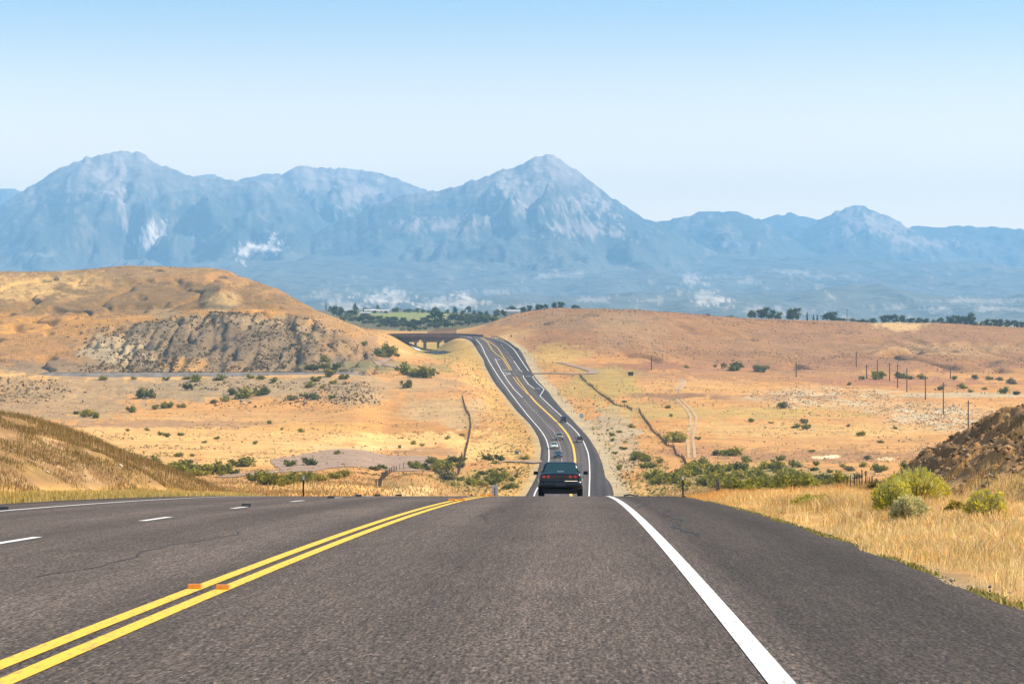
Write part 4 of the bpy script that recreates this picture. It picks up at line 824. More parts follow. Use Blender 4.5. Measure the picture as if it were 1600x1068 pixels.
# near plants with stems and flower heads
def rabbitbrush(px, d, wpx, hpx, top, label, stems_col, name='rabbitbrush'):
    X = (px - CX) / F * d; s = F / d; w_, h_ = wpx / s * 1.1, hpx / s
    r = empty(name, (X, d, gz(X, d)), random.uniform(0, 6)); tag(r, label, 'shrub', 'flowering shrubs by the right bank')
    n = 1500; an = rng.uniform(0, 6.28, n); rr = np.sqrt(rng.uniform(0, 1, n)); hh = h_ * (1 - .45 * rr ** 2) * rng.uniform(.45, 1.08, n) * (1 + .3 * np.sin(an * 3 + 1) * rr)
    bx, by = np.cos(an) * rr * w_ * .16, np.sin(an) * rr * w_ * .16; tx, ty = np.cos(an) * rr * w_ * .5, np.sin(an) * rr * w_ * .5
    tw = .006; V = np.stack([np.stack([bx - tw, by, hh * 0 - .05], 1), np.stack([bx + tw, by, hh * 0 - .05], 1), np.stack([tx * .6 + bx * .2 + tw, ty * .6, hh * .55], 1), np.stack([tx + tw, ty, hh], 1), np.stack([tx - tw, ty, hh], 1), np.stack([tx * .6 + bx * .2 - tw, ty * .6, hh * .55], 1)], 1).reshape(-1, 3)
    b = np.arange(n)[:, None] * 6
    mesh_np('stems', V, [b + np.array([[0, 1, 2, 5]]), b + np.array([[5, 2, 3, 4]])], M['blade'], r, col=np.repeat(pick(stems_col, n), 6, 0))
    B = [(tx[k], ty[k], hh[k] * .97, .07, .07, .045) for k in range(0, n, 6)]
    V, f, c = leafcloud(1700, B, .022, top, .2, .25); mesh_np('flower_heads', V, f, M['leaf'], r, col=c)
    B = [(tx[k] * .8, ty[k] * .8, hh[k] * random.uniform(.35, .85), .09, .09, .09) for k in range(3, n, 6)]
    V, f, c = leafcloud(450, B, .018, stems_col, .2); mesh_np('leaves', V, f, M['leaf'], r, col=c)
YEL = [(.80, .70, .04), (.66, .62, .05), (.86, .72, .07), (.46, .48, .05)]; STG = [(.52, .52, .16), (.62, .60, .28), (.38, .40, .12)]; PALES = [(.74, .68, .42), (.60, .58, .32), (.48, .48, .24)]
rabbitbrush(1398, 49, 66, 62, YEL, 'yellow-green rabbitbrush with a dark left side, nearest the asphalt', STG)
rabbitbrush(1420, 46.5, 52, 42, [(.56, .54, .28), (.62, .60, .36)], 'pale grey-green brush in front of the yellow-topped one', PALES)
rabbitbrush(1432, 61, 86, 56, YEL, 'widest yellow rabbitbrush at the foot of the dark bank', STG)
rabbitbrush(1462, 63, 44, 40, YEL, 'yellow rabbitbrush tight against the dark bank', STG)
rabbitbrush(1541, 45, 60, 44, YEL, 'flat-topped yellow rabbitbrush alone below the brown talus', PALES)
rabbitbrush(1272, 66, 66, 20, [(.56, .44, .04), (.48, .40, .05)], 'low golden rabbitbrush in the grass at the crest', STG)
rabbitbrush(1368, 84, 24, 24, GRYG, 'small grey sagebrush at the end of the post row', GRYG, 'sagebrush')
rabbitbrush(1493, 50, 26, 22, [(.46, .36, .06), (.40, .32, .08)], 'small ochre brush between the two larger yellow ones', [(.34, .26, .1), (.28, .22, .09)])
def bigbush():
    x, y, z = hit(1414, 750, 200); y = 210.0; x = (1414 - CX) / F * y; z = gz(x, y); s = F / y
    r = empty('tall_shrub', (x, y, z)); tag(r, 'tall pale-green feathery shrub behind the tip of the dark bank', 'shrub')
    zt = (CY - 716) / F * y - z
    B = [(random.uniform(-.35, .35), random.uniform(-.35, .35), zt * random.uniform(.35, .8), .28, .28, .35) for k in range(9)] + [(0, 0, zt * .75, .35, .35, zt * .25)]
    V, f, c = leafcloud(1500, B, .07, [(.20, .23, .12), (.15, .18, .09), (.26, .28, .16)], .3); mesh_np('foliage', V, f, M['leaf'], r, col=c)
    mb = MB()
    for k in range(7): mb.tube([(0, 0, -.1), (random.uniform(-.3, .3), random.uniform(-.3, .3), zt * .7)], .03, 5, .012)
    mb.build('stems', M['bark'], r)
bigbush()

# ------------------------------------------------------------------ trees
TREE = {}
BLUEG = [(.065, .105, .022), (.09, .13, .028), (.045, .075, .018)]; OLV = [(.12, .135, .055), (.155, .165, .075), (.09, .11, .045)]
LIT = [(.15, .19, .035), (.19, .22, .045), (.11, .145, .03)]
def crown_blobs(kind):
    bl = []
    if kind == 'poplar':
        for k in range(7): bl.append((random.uniform(-.05, .05), random.uniform(-.05, .05), .16 + k * .12, .15 - .012 * k, .15 - .012 * k, .13))
    elif kind == 'conifer':
        for k in range(8): bl.append((random.uniform(-.03, .03), random.uniform(-.03, .03), .14 + k * .105, .30 - .034 * k, .30 - .034 * k, .10))
    else:
        for k in range(11):
            a = random.uniform(0, 6.28); r = random.uniform(.05, .34); rr = random.uniform(.13, .24)
            bl.append((math.cos(a) * r, math.sin(a) * r, random.uniform(.30, .82) - r * .25, rr, rr, rr * .85))
    return bl
def make_tree(kind, cols):
    out = []
    for k in range(3):
        V, f, c = leafcloud(750, crown_blobs(kind), .055, cols, .3); cr = mesh_data('crown', V, f, M['leaf'], c)
        mb = MB(); mb.tube([(0, 0, -.06), (.01, 0, .2), (0, .01, .55)], .035, 6, .012)
        for q in range(4):
            a = q * 1.6 + random.random(); mb.tube([(0, 0, .2 + .06 * q), (math.cos(a) * .2, math.sin(a) * .2, .45 + .06 * q)], .014, 5, .005)
        out.append((cr, mb.data('trunk', M['bark'])))
    return out
for kk, cc in (('round', BLUEG), ('olive', OLV), ('light', LIT), ('poplar', BLUEG), ('conifer', DARK)): TREE[kk] = make_tree(kk, cc)
_tk = 0
def tree(px, d, top_row, wpx, kind, label, group, name='tree', base_row=None):
    global _tk; _tk += 1
    if base_row is not None: x, y, z = hit(px, base_row, 1850)
    else: y = d; x = (px - CX) / F * d; z = gz(x, d)
    h = ((CY - top_row) / F * y - z) * 1.12; wd = wpx * y / F * 1.5
    if h < 1.5: h = 1.5; 
    r = empty(name, (x, y, z), random.uniform(0, 6.28)); r.scale = (wd, wd, h) if kind not in ('poplar', 'conifer') else (max(wd * 1.7, h * .3), max(wd * 1.7, h * .3), h)
    cr, tr = TREE[kind][_tk % 3]
    link('crown', cr, r); link('trunk', tr, r); tag(r, label, 'tree', group)
# on the mesa's edge, left to right
G1 = 'trees along the right mesa skyline'
for a in ((802, 481, 17, 'round'), (827, 480, 11, 'round'), (818, 482, 12, 'round'), (793, 484, 10, 'round')): tree(a[0], 2250, a[1] - 3, a[2], a[3], 'low dark tree on the skyline left of the dome-shaped hilltop', 'low trees left of the dome hill')
for a in ((842, 475.5, 14, 'round'), (850, 475, 12, 'round')): tree(a[0], 2250, a[1], a[2], a[3], 'one of two flat-topped trees on the dome hill', 'pair of trees on the dome hill')
for a in ((867, 472, 12, 'round'), (876, 471.5, 14, 'round')): tree(a[0], 2250, a[1], a[2], a[3], 'one of two tallest round trees on the dome hill', 'tall pair on the dome hill')
tree(900, 2250, 476, 13, 'round', 'single small tree on the dome hill skyline right of the tallest pair', G1)
for a in ((1070, 489, 12, 'light'), (1060, 490, 8, 'round'), (1106, 490, 9, 'round'), (1141, 493, 12, 'round'), (1134, 495, 8, 'round'), (1150, 495, 8, 'round'), (1040, 488, 6, 'round')): tree(a[0], 2200, a[1], a[2], a[3], 'low bushy treetop peeping over the mesa edge', 'low treetops on the mesa edge')
for a in ((1172, 484, 18, 'light'), (1185, 483, 16, 'round'), (1197, 479.5, 20, 'round'), (1207, 484, 12, 'round'), (1216, 488, 14, 'light')): tree(a[0], 2200, a[1], a[2], a[3], 'tree in the leftmost tall clump on the mesa edge', 'leftmost tall clump on the mesa')
for a in ((1233, 483, 16, 'round'), (1244, 481, 17, 'round'), (1239, 485, 20, 'olive')): tree(a[0], 2200, a[1], a[2], a[3], 'tree in the rounded clump left of the thin poplars', 'rounded clump by the poplars')
tree(1261, 2200, 489.5, 4, 'poplar', 'thin poplar standing apart on the mesa edge', 'thin poplars on the mesa', 'poplar_tree')
for a in (1271, 1277): tree(a, 2200, 492.5, 4, 'poplar', 'one of two thin poplars side by side on the mesa', 'thin poplars on the mesa', 'poplar_tree')
for a in ((1293, 488, 18, 'round'), (1302, 487, 18, 'round')): tree(a[0], 2200, a[1], a[2], a[3], 'tree in the wide clump left of the skyline pole', 'clump left of the skyline pole')
for a in ((1316, 495.5, 14, 'olive'), (1331, 497, 14, 'light'), (1345, 498, 16, 'olive'), (1364, 497, 14, 'round'), (1354, 499, 10, 'olive')): tree(a[0], 2200, a[1], a[2], a[3], 'low bushy tree near the foot of the skyline pole', 'low trees by the skyline pole')
for a in ((1385, 492, 16, 'round'), (1396, 491, 16, 'round'), (1411, 492, 15, 'round'), (1425, 496.5, 12, 'round')): tree(a[0], 2200, a[1], a[2], a[3], 'dark tree in the clump right of the skyline pole', 'clump right of the skyline pole')
for a in ((1437, 496, 13, 'round'), (1447, 497, 12, 'round'), (1458, 499, 10, 'olive'), (1469, 496, 12, 'round'), (1484, 494, 16, 'round'), (1495, 492.5, 18, 'round'), (1505, 494, 14, 'round'), (1516, 488, 16, 'round')): tree(a[0], 2200, a[1], a[2], a[3], 'dark tree in the long row on the right mesa edge', 'long dark tree row on the mesa')
for a in ((1523, 502, 12, 'light'), (1534, 502, 10, 'light')): tree(a[0], 2200, a[1], a[2], a[3], 'yellow-green low tree in front of the dark row', 'yellow-green trees on the mesa')
for a in ((1543, 498, 12, 'round'), (1553, 498.5, 13, 'round'), (1564, 498, 13, 'round'), (1575, 499, 12, 'round'), (1585, 500, 12, 'round'), (1594, 502, 12, 'round'), (1604, 501, 12, 'round')): tree(a[0], 2200, a[1], a[2], a[3], 'dark tree at the right end of the mesa row', 'right end of the mesa tree row')
# in the gap between the hills
G2 = 'trees around the green field'
for a in ((517, 478, 8, 'olive', 488), (526, 477, 12, 'round', 494), (532, 479, 12, 'round', 497), (522, 483, 10, 'round', 492), (545, 484, 12, 'round', 494), (553, 484, 12, 'round', 496)): tree(a[0], 0, a[1], a[2], a[3], 'dark tree behind the slope of the left hill', 'trees behind the left hill', base_row=a[4])
for a in ((509, 472.5, 5, 'conifer', 481), (555, 473.5, 9, 'conifer', 487), (590, 477, 8, 'conifer', 487)): tree(a[0], 0, a[1], a[2], a[3], 'dark pointed conifer at the far edge of the green field', 'conifers by the green field', 'conifer_tree', base_row=a[4])
for a in ((573, 480, 11, 'olive', 487), (615, 481, 11, 'round', 488.5), (622, 480, 9, 'light', 488.5), (632, 483, 8, 'light', 488.5), (641, 482, 10, 'round', 489), (652, 481, 10, 'light', 490), (660, 482, 10, 'light', 490), (670, 484, 9, 'olive', 490), (606, 484, 8, 'light', 488)): tree(a[0], 0, a[1], a[2], a[3], 'tree in the line behind the green field', 'tree line behind the green field', base_row=a[4])
for a in ((680, 479.5, 15, 'olive', 494), (699, 483, 9, 'light', 491), (711, 479, 7, 'round', 493), (722, 484, 9, 'light', 494), (731, 477.5, 9, 'round', 490), (750, 486, 11, 'round', 495), (761, 485, 10, 'light', 496), (776, 482, 16, 'olive', 497), (788, 483, 10, 'olive', 497), (742, 484, 9, 'light', 494)): tree(a[0], 0, a[1], a[2], a[3], 'tree on the rise between the field and the dome hill', 'trees right of the green field', base_row=a[4])
tree(679, 0, 485, 26, 'round', 'largest dark spreading tree at the near corner of the green field', G2, base_row=509)
for a in ((711, 490, 16, 'round', 503), (720, 491, 14, 'olive', 504), (727, 490, 14, 'light', 503), (737, 490, 13, 'olive', 501), (747, 492, 12, 'light', 501), (704, 490, 12, 'light', 502)): tree(a[0], 0, a[1], a[2], a[3], 'leafy tree in the grove above the bridge', 'grove above the bridge', base_row=a[4])
for a in ((581, 495, 13, 'light', 500.5), (594, 493, 13, 'round', 500), (560, 498, 12, 'olive', 502), (548, 497, 12, 'olive', 502), (570, 500, 14, 'olive', 506), (583, 499, 14, 'olive', 507), (597, 498, 15, 'olive', 508), (610, 497, 16, 'olive', 509), (622, 498, 15, 'olive', 510), (636, 500, 15, 'olive', 511), (646, 498, 15, 'olive', 509), (657, 498, 14, 'olive', 510), (603, 503, 14, 'olive', 511), (617, 504, 13, 'olive', 512), (630, 494, 12, 'olive', 505), (664, 495, 13, 'olive', 505), (643, 505, 13, 'round', 513), (672, 503, 14, 'olive', 513), (685, 503, 14, 'light', 513), (695, 503, 14, 'round', 512), (707, 503, 14, 'olive', 511), (720, 502, 14, 'olive', 509), (733, 499, 14, 'olive', 507), (747, 498, 14, 'olive', 505), (760, 496, 14, 'olive', 503), (772, 494, 14, 'olive', 501), (592, 506, 10, 'light', 511), (655, 511, 10, 'light', 516), (640, 512, 10, 'light', 518), (628, 512, 9, 'light', 517), (648, 507, 9, 'round', 517), (665, 510, 10, 'light', 516)): tree(a[0], 0, a[1], a[2], a[3], 'grey-green tree in the willow belt below the green field', 'willow belt below the field', base_row=a[4])
rb_ = random.Random(5)
for k in range(46):
    px_ = rb_.uniform(535, 770); ro_ = np.interp(px_, [535, 590, 650, 700, 770], [503, 510, 514, 514, 504]) - rb_.uniform(0, 9); tree(px_, 0, ro_ - rb_.uniform(7, 11), rb_.uniform(11, 15), rb_.choice(['olive', 'olive', 'round', 'light']), 'grey-green tree in the willow belt below the green field', 'willow belt below the field', base_row=ro_)

# ------------------------------------------------------------------ bridge
def pathpt(d): 
    e = 2.0; x0, x1 = float(yx(d - e)), float(yx(d + e)); t_ = Vector((x1 - x0, 2 * e, 0)).normalized()
    return Vector((float(yx(d)), d, float(rz_(d)))), t_, Vector((t_.y, -t_.x, 0))
def loft(ds, prof, name, m, parent):
    V = []; n = len(prof)
    for d in ds:
        p, t_, r_ = pathpt(d)
        for a, b in prof: V.append(tuple(p + r_ * a + Vector((0, 0, b))))
    f = []
    for k in range(len(ds) - 1):
        for j in range(n):
            q = (j + 1) % n; f.append((k * n + j, k * n + q, (k + 1) * n + q, (k + 1) * n + j))
    me = bpy.data.meshes.new(name); me.from_pydata(V, [], f + [tuple(range(n))[::-1], tuple((len(ds) - 1) * n + j for j in range(n))])
    bm = bmesh.new(); bm.from_mesh(me); bmesh.ops.recalc_face_normals(bm, faces=bm.faces); bm.to_mesh(me); bm.free()
    me.materials.append(m); return link(name, me, parent)
br = empty('bridge'); tag(br, 'highway bridge on concrete piers curving left across the creek', 'bridge')
ds = list(np.arange(1648, 1792, 4.0))
loft(ds, [(-6.1, -.12), (6.5, -.12), (6.5, -.75), (-6.1, -.75)], 'deck', M['concrete'], br)
for a in (-5.2, -1.6, 2.0, 5.6): loft(ds, [(a - .3, -.76), (a + .3, -.76), (a + .3, -2.7), (a - .3, -2.7)], 'girder', M['girder'], br)
loft(ds, [(-6.35, -.9), (-5.95, -.9), (-5.95, .95), (-6.25, .95)], 'barrier', M['parapet'], br); loft(ds, [(6.35, -.9), (6.75, -.9), (6.65, .95), (6.35, .95)], 'barrier', M['parapet'], br)
for d in (1684, 1716, 1742):
    p, t_, r_ = pathpt(d)
    rzv = math.atan2(r_.y, r_.x)
    mb = MB(); mb.box(tuple(p + Vector((0, 0, -3.3))), (11.5, 1.3, 1.15), rzv); cap = mb.build('pier_cap', M['concrete'], br)
    for a in (-4.0, 4.0):
        c = p + r_ * a; gb = gz(c.x, c.y) - .5; top = c.z - 3.9
        if top > gb + .3: MB().tube([(c.x, c.y, gb), (c.x, c.y, top)], .85, 12).build('pier_column', M['concrete'], br, True)
p, t_, r_ = pathpt(1652); MB().box(tuple(p + Vector((.2, 0, -3.4))), (14.4, 2.4, 5.2), math.atan2(r_.y, r_.x)).build('abutment', M['girder'], br)
p, t_, r_ = pathpt(1775); MB().box(tuple(p + Vector((.2, 0, -3.6))), (13.4, 2.4, 5.4), math.atan2(r_.y, r_.x)).build('abutment', M['girder'], br)
M['pale_concrete'] = noisy(mat('pale_concrete', (.66, .63, .60), .85), [.5, 4], .1)
ap = drape('concrete_apron', [(636, 533, 2), (642, 538, 3), (648, 543, 4), (655, 548, 3)], M['pale_concrete'], lift=.25)
M['creek'] = mat('creek_water', (.012, .012, .012), .6)
drape('creek', [(655, 549.5, 3), (668, 550, 7), (682, 551.5, 9), (697, 552, 6), (704, 550, 3)], M['creek'], lift=.2)
def guardrail(pts, label):
    r = empty('guardrail'); tag(r, label, 'guardrail', 'guardrails by the bridge')
    P = []
    for px, row in pts: 
        d = float(far_d(row)); P.append(((px - CX) / F * d, d, float(rz_(d))))
    P = np.array(P); s = np.concatenate([[0], np.cumsum(np.hypot(*np.diff(P[:, :2], axis=0).T))]); n = int(s[-1] / 4) + 2
    Q = [tuple(np.interp(q, s, P[:, k]) for k in range(3)) for q in np.linspace(0, s[-1], n)]
    mb = MB(); V = []
    for a, b in zip(Q[:-1], Q[1:]):
        for z0, z1, o_ in ((.40, .56, 0), (.60, .78, 0)):
            mb.tube([(a[0], a[1], a[2] + (z0 + z1) / 2), (b[0], b[1], b[2] + (z0 + z1) / 2)], .10, 6)
    mb.build('rail', M['dark_steel'], r)
    for a in Q: MB().box((a[0] + .12, a[1], a[2] + .1), (.18, .2, 1.4)).build('post', M['wood'], r)
guardrail([(768, 526.5), (778, 528), (788, 532), (797, 538), (804, 543.5), (810, 547)], 'dark guardrail down the right side of the road by the bridge')
guardrail([(737, 527.5), (741, 530), (744, 535), (746, 539)], 'short dark guardrail at the left bridge end')
def slat_fence():
    r = empty('slat_fence'); tag(r, 'reddish brown slatted fence behind the bridge barrier', 'fence')
    d = 1830; xs = np.linspace((668 - CX) / F * d, (713 - CX) / F * d, 60); mb = MB()
    for k, x in enumerate(xs):
        zt = (CY - np.interp(x, [xs[0], xs[25], xs[-1]], [518, 513.5, 512.5])) / F * d; z0 = min(gz(x, d), zt - 2.2)
        mb.box((x, d, (z0 + zt) / 2), (.2, .06, zt - z0))
    for q in (.25, .75):
        pts = [(x, d + .08, (CY - np.interp(x, [xs[0], xs[25], xs[-1]], [518, 513.5, 512.5])) / F * d - 2.2 * q) for x in xs[::6]]; mb.tube(pts, .06, 4)
    mb.build('slat_panel', noisy(mat('red_slats', (.36, .22, .17), .85), 3, .2), r)
    for x in xs[::10]: MB().box((x, d + .2, gz(x, d) + 1.0), (.18, .18, 4.4)).build('post', M['wood'], r)
slat_fence()

# ------------------------------------------------------------------ fences
def wire_fence(pts, label, spacing, hgt, post_r, weeds=0.0, dmin=200, lean=.06, group='old wire fences'):
    P = np.array([hit(px, row, dmin) for px, row in pts]); s = np.concatenate([[0], np.cumsum(np.hypot(*np.diff(P[:, :2], axis=0).T))])
    n = int(min(90, max(3, s[-1] / spacing))); r = empty('wire_fence', tuple(P[0])); tag(r, label, 'fence', group); o0 = P[0]
    Q = []
    for q in np.linspace(0, s[-1], n):
        x, y = np.interp(q, s, P[:, 0]), np.interp(q, s, P[:, 1]); Q.append((x - o0[0], y - o0[1], gz(x, y) - o0[2]))
    for a in Q:
        h = hgt * random.uniform(.85, 1.12)
        MB().tube([(a[0], a[1], a[2] - .3), (a[0] + random.uniform(-lean, lean) * h, a[1], a[2] + h)], post_r * random.uniform(.8, 1.2), 6, post_r * .8).build('post', M['wood'], r)
    mb = MB()
    for q in (.35, .6, .88): mb.tube([(a[0], a[1], a[2] + hgt * q) for a in Q], .012, 3)
    mb.build('wire', M['dark_steel'], r)
    if weeds:
        m = int(s[-1] * 15 * weeds); qs = np.sort(rng.uniform(0, s[-1], m)); x = np.interp(qs, s, P[:, 0]) + rng.normal(0, .12, m) * weeds; y = np.interp(qs, s, P[:, 1]) + rng.normal(0, .15, m)
        hmax = hgt * (.38 + .5 * fbm(qs / 9, qs * 0, 301, 3)) + .1
        z = np.array([gz(a, b) for a, b in zip(x, y)]) + rng.uniform(0, 1, m) * np.clip(hmax, .2, 1.5)
        c = np.stack([x, y, z], 1) - o0; a = rng.normal(0, 1, (m, 3)); a /= np.linalg.norm(a, axis=1)[:, None]; b = np.cross(a, rng.normal(0, 1, (m, 3))); b /= np.linalg.norm(b, axis=1)[:, None]
        a *= rng.uniform(.08, .2, (m, 1)); b *= rng.uniform(.05, .14, (m, 1))
        mesh_np('caught_tumbleweed', np.stack([c - a, c + b, c + a, c - b], 1).reshape(-1, 3), np.arange(4 * m).reshape(-1, 4), M['weeds'], r)
wire_fence([(722, 621), (726, 636), (730, 646), (734, 652), (735, 668), (733, 680), (730, 694), (727, 706), (725, 716)], 'weed-clogged fence running up the dry left field', 9, 1.7, .09, 1.0)
wire_fence([(722, 714), (720, 724), (718, 734), (715, 742)], 'short weed-clogged fence beside the grove', 4, 1.7, .09, .9)
wire_fence([(906, 588), (916, 598), (930, 609), (944, 620), (960, 632), (980, 637), (988, 642), (998, 642), (1005, 653), (1018, 672), (1030, 683), (1042, 697), (1052, 700), (1056, 711), (1066, 716), (1072, 728), (1078, 743)], 'long weed-clogged fence crossing the right valley', 7, 1.6, .09, .9)
wire_fence([(1117, 754), (1120, 762), (1122, 772)], 'short leaning weed-clogged fence by the right crest', 3, 1.5, .08, .6)
wire_fence([(588, 774), (591, 766), (595, 758), (600, 748), (606, 742), (612, 738), (620, 735), (628, 732.5), (634, 731.5), (640, 731)], 'post and wire fence climbing the left knoll', 7.5, 1.4, .10, 0, dmin=470)
def post_row():
    r = empty('post_fence'); tag(r, 'row of tall rusty fence posts below the dark bank', 'fence')
    for px, top, base, w_ in ((1323.5, 744, 754, 1.6), (1329, 742, 753, 1.8), (1335, 740, 752, 2), (1339, 742, 753, 1.2), (1343, 741, 752, 1.4), (1347, 733, 753, 2), (1353, 735, 754, 2), (1356, 744, 755, 1), (1359, 744, 756, 1.3), (1363, 743, 757, 2.2), (1369, 747, 758, 2), (1373, 751, 760, 2)):
        d = 250.0; x = (px - CX) / F * d; z = gz(x, d); zt = (CY - top) / F * d
        MB().tube([(x, d, z - .3), (x + random.uniform(-.03, .03), d, max(zt, z + .5))], w_ * d / F * .5, 6).build('post', M['wood'], r)
    pts = [((px - CX) / F * 250, 250, gz((px - CX) / F * 250, 250) + .5) for px in (1323, 1347, 1373)]; MB().tube(pts, .01, 3).build('wire', M['dark_steel'], r)
post_row()

# ------------------------------------------------------------------ utility poles
def upole(px, top, base, label, arm=True, d=None):
    if d is None: x, y, z = hit(px, base, 600)
    else: y = d; x = (px - CX) / F * d; z = gz(x, d)
    h = max(5.0, (CY - top) / F * y - z)
    r = empty('utility_pole', (x, y, z), random.uniform(-.4, .4)); tag(r, label, 'pole', 'utility poles on the plain')
    MB().tube([(0, 0, -.5), (0, 0, h)], .24, 8, .17).build('pole', M['wood'], r)
    if arm:
        MB().box((0, -.2, h - .9), (2.4, .14, .18)).build('crossarm', M['wood'], r)
        for a in (-1.05, -.4, .4, 1.05): MB().tube([(a, -.2, h - .81), (a, -.2, h - .55)], .06, 6, .04).build('insulator', M['galv'], r)
for a in ((1018, 555, 578, 'lone pole without crossarm near the dark container', False), (1244, 565, 589, 'thin bare pole standing alone left of the pole line', False), (1338, 549, 573, 'farthest pole, up on the mesa foot', True), (1354, 569, 591, 'short pole beside the grey bush', True), (1371, 562, 583, 'slim pole rising behind the green bush', False), (1390, 566, 595, 'dark pole between the two dark bushes', True), (1402.5, 568, 606, 'dark pole with a thick upper section beside the bush', True), (1417, 575, 612, 'black pole in the middle of the line', False), (1446, 587, 624, 'black pole beside the grey strip', True), (1474, 597, 647, 'brown pole on the pale stony ground', True), (1485, 579, 591, 'smallest pole far right of the line', False), (1513, 625, 676, 'nearest pole, rising behind the dark bank', True)): upole(a[0], a[1], a[2], a[3], a[4])
upole(1323.5, 482.5, 503, 'pole standing on the mesa skyline among the trees', True, d=2150)

# ------------------------------------------------------------------ marker posts, signs and small things
def marker_post(px, d, top, label, m='dark_steel'):
    x = (px - CX) / F * d; z = gz(x, d); h = (CY - top) / F * d - z; h = min(max(h, .9), 1.9)
    r = empty('marker_post', (x, d, z)); tag(r, label, 'marker post', 'roadside marker posts')
    MB().box((0, 0, h / 2 - .1), (.07, .05, h + .2)).build('post', M[m], r); MB().box((0, -.04, h - .09), (.10, .03, .17)).build('reflector', M['white_paint'], r)
marker_post(474, 140, 743, 'black marker post with white top at the left crest')
marker_post(1067, 140, 743, 'black marker post with white top at the right crest')
for px, row, lab in ((928, 681, 'thin marker post right of the dark pickup'), (937, 711, 'thin marker post at the right pavement edge in the dip'), (963, 762, 'thin marker post on the right above the car'), (893, 648, 'thin marker post beside the pale blue sign'), (815, 643, 'thin marker post left of the highway bend'), (826, 730, 'thin marker post at the dirt road mouth')):
    x, y, z = hit(px, row, 500); marker_post(px, y, row - 9, lab)
def road_sign(x, y, z, w_, h_, bot, m, label, legs=1, face_m='signback', diamond=False):
    r = empty('road_sign', (x, y, z)); tag(r, label, 'sign')
    if diamond:
        mb = MB(); t_ = .025; q = [(0, -h_ / 2), (w_ / 2, 0), (0, h_ / 2), (-w_ / 2, 0)]
        mb.v += [(a, -t_, bot + h_ / 2 + b) for a, b in q] + [(a, t_, bot + h_ / 2 + b) for a, b in q]
        mb.f += [[0, 1, 2, 3], [7, 6, 5, 4], [0, 4, 5, 1], [1, 5, 6, 2], [2, 6, 7, 3], [3, 7, 4, 0]]; mb.build('panel', m, r)
    else: MB().box((0, 0, bot + h_ / 2), (w_, .03, h_)).build('panel', m, r)
    for a in ([0] if legs == 1 else [-w_ * .3, w_ * .3]): MB().box((a, -.06, (bot + h_ * .8) / 2 - .2), (.09, .07, bot + h_ * .8 + .4)).build('post', M['galv'] if legs > 1 else M['dark_steel'], r)
d = 455.0; x = (773 - CX) / F * d; z = gz(x, d); zt = (CY - 757.5) / F * d
road_sign(x, d, z, .86, 1.6, zt - 1.6 - z, M['signback'], 'white back of a road sign rising behind the crest left of the yellow lines')
M['sign_teal'] = mat('sign_teal', (.06, .25, .24), .5); M['sign_blue'] = mat('sign_blue', (.38, .52, .66), .5); M['sign_orange'] = mat('sign_orange', (.75, .30, .04), .5)
x, y, z = hit(807.5, 716, 600); road_sign(x, y, z, 1.1, .9, 1.2, M['sign_teal'], 'small teal sign left of the highway above the dirt road', 2)
x, y, z = hit(908.5, 659, 600); road_sign(x, y, z, 1.3, 1.2, 1.6, M['sign_blue'], 'small pale blue sign right of the highway on gravel', 2)
x, y, z = hit(798.5, 531, 1500); road_sign(x, y, z, 1.5, 1.5, 1.3, M['sign_orange'], 'orange diamond sign by the far end of the right guardrail', 1, diamond=True)
M['reflector'] = noisy(mat('amber_reflector', (.72, .24, .02), .35), 30, .2); M['tar'] = noisy(mat('dark_marker', (.03, .028, .027), .6), 20, .2)
def pavement_marker(l, d, m, label, group, sc=1.0):
    x = float(yx(d)) + l; z = float(rz_(d)) + .006
    bm = bmesh.new(); bmesh.ops.create_cube(bm, size=1)
    for v in bm.verts:
        v.co.x *= .105 * sc; v.co.y *= .10 * sc * (1 if v.co.z < 0 else .45); v.co.z = (v.co.z + .5) * .034 * sc
    bmesh.ops.bevel(bm, geom=bm.edges[:], offset=.004, segments=1, affect='EDGES')
    me = bpy.data.meshes.new('pavement_marker'); bm.to_mesh(me); bm.free(); me.materials.append(m)
    o = link('pavement_marker', me); o.location = (x, d, z); tag(o, label, 'road marker', group)
pavement_marker(-.11, 24.0, M['reflector'], 'nearest amber road marker on the left yellow line', 'amber markers on the centre lines')
pavement_marker(.11, 23.9, M['reflector'], 'nearest amber road marker on the right yellow line', 'amber markers on the centre lines')
pavement_marker(-.11, 73, M['reflector'], 'amber road marker on the left yellow line before the crest', 'amber markers on the centre lines', 1.5)
pavement_marker(.11, 73, M['reflector'], 'amber road marker on the right yellow line before the crest', 'amber markers on the centre lines', 1.5)
pavement_marker(-.11, 97, M['reflector'], 'amber road marker on the left yellow line right at the crest', 'amber markers on the centre lines', 1.6)
pavement_marker(.11, 97, M['reflector'], 'amber road marker on the right yellow line right at the crest', 'amber markers on the centre lines', 1.6)
for l, d, lab in ((-3.6, 61.5, 'black road marker at the near end of the second clear dash'), (-3.6, 82.5, 'black road marker on the dash below the left marker post'), (-3.6, 93, 'black road marker on the last visible lane dash'), (-3.5, 100, 'black road marker poking up at the left crest'), (-3.1, 105, 'black road marker farthest along the crest'), (-7.45, 57, 'black road marker beside the left white edge line')): pavement_marker(l, d, M['tar'], lab, 'black markers on the left lanes', 1.7)
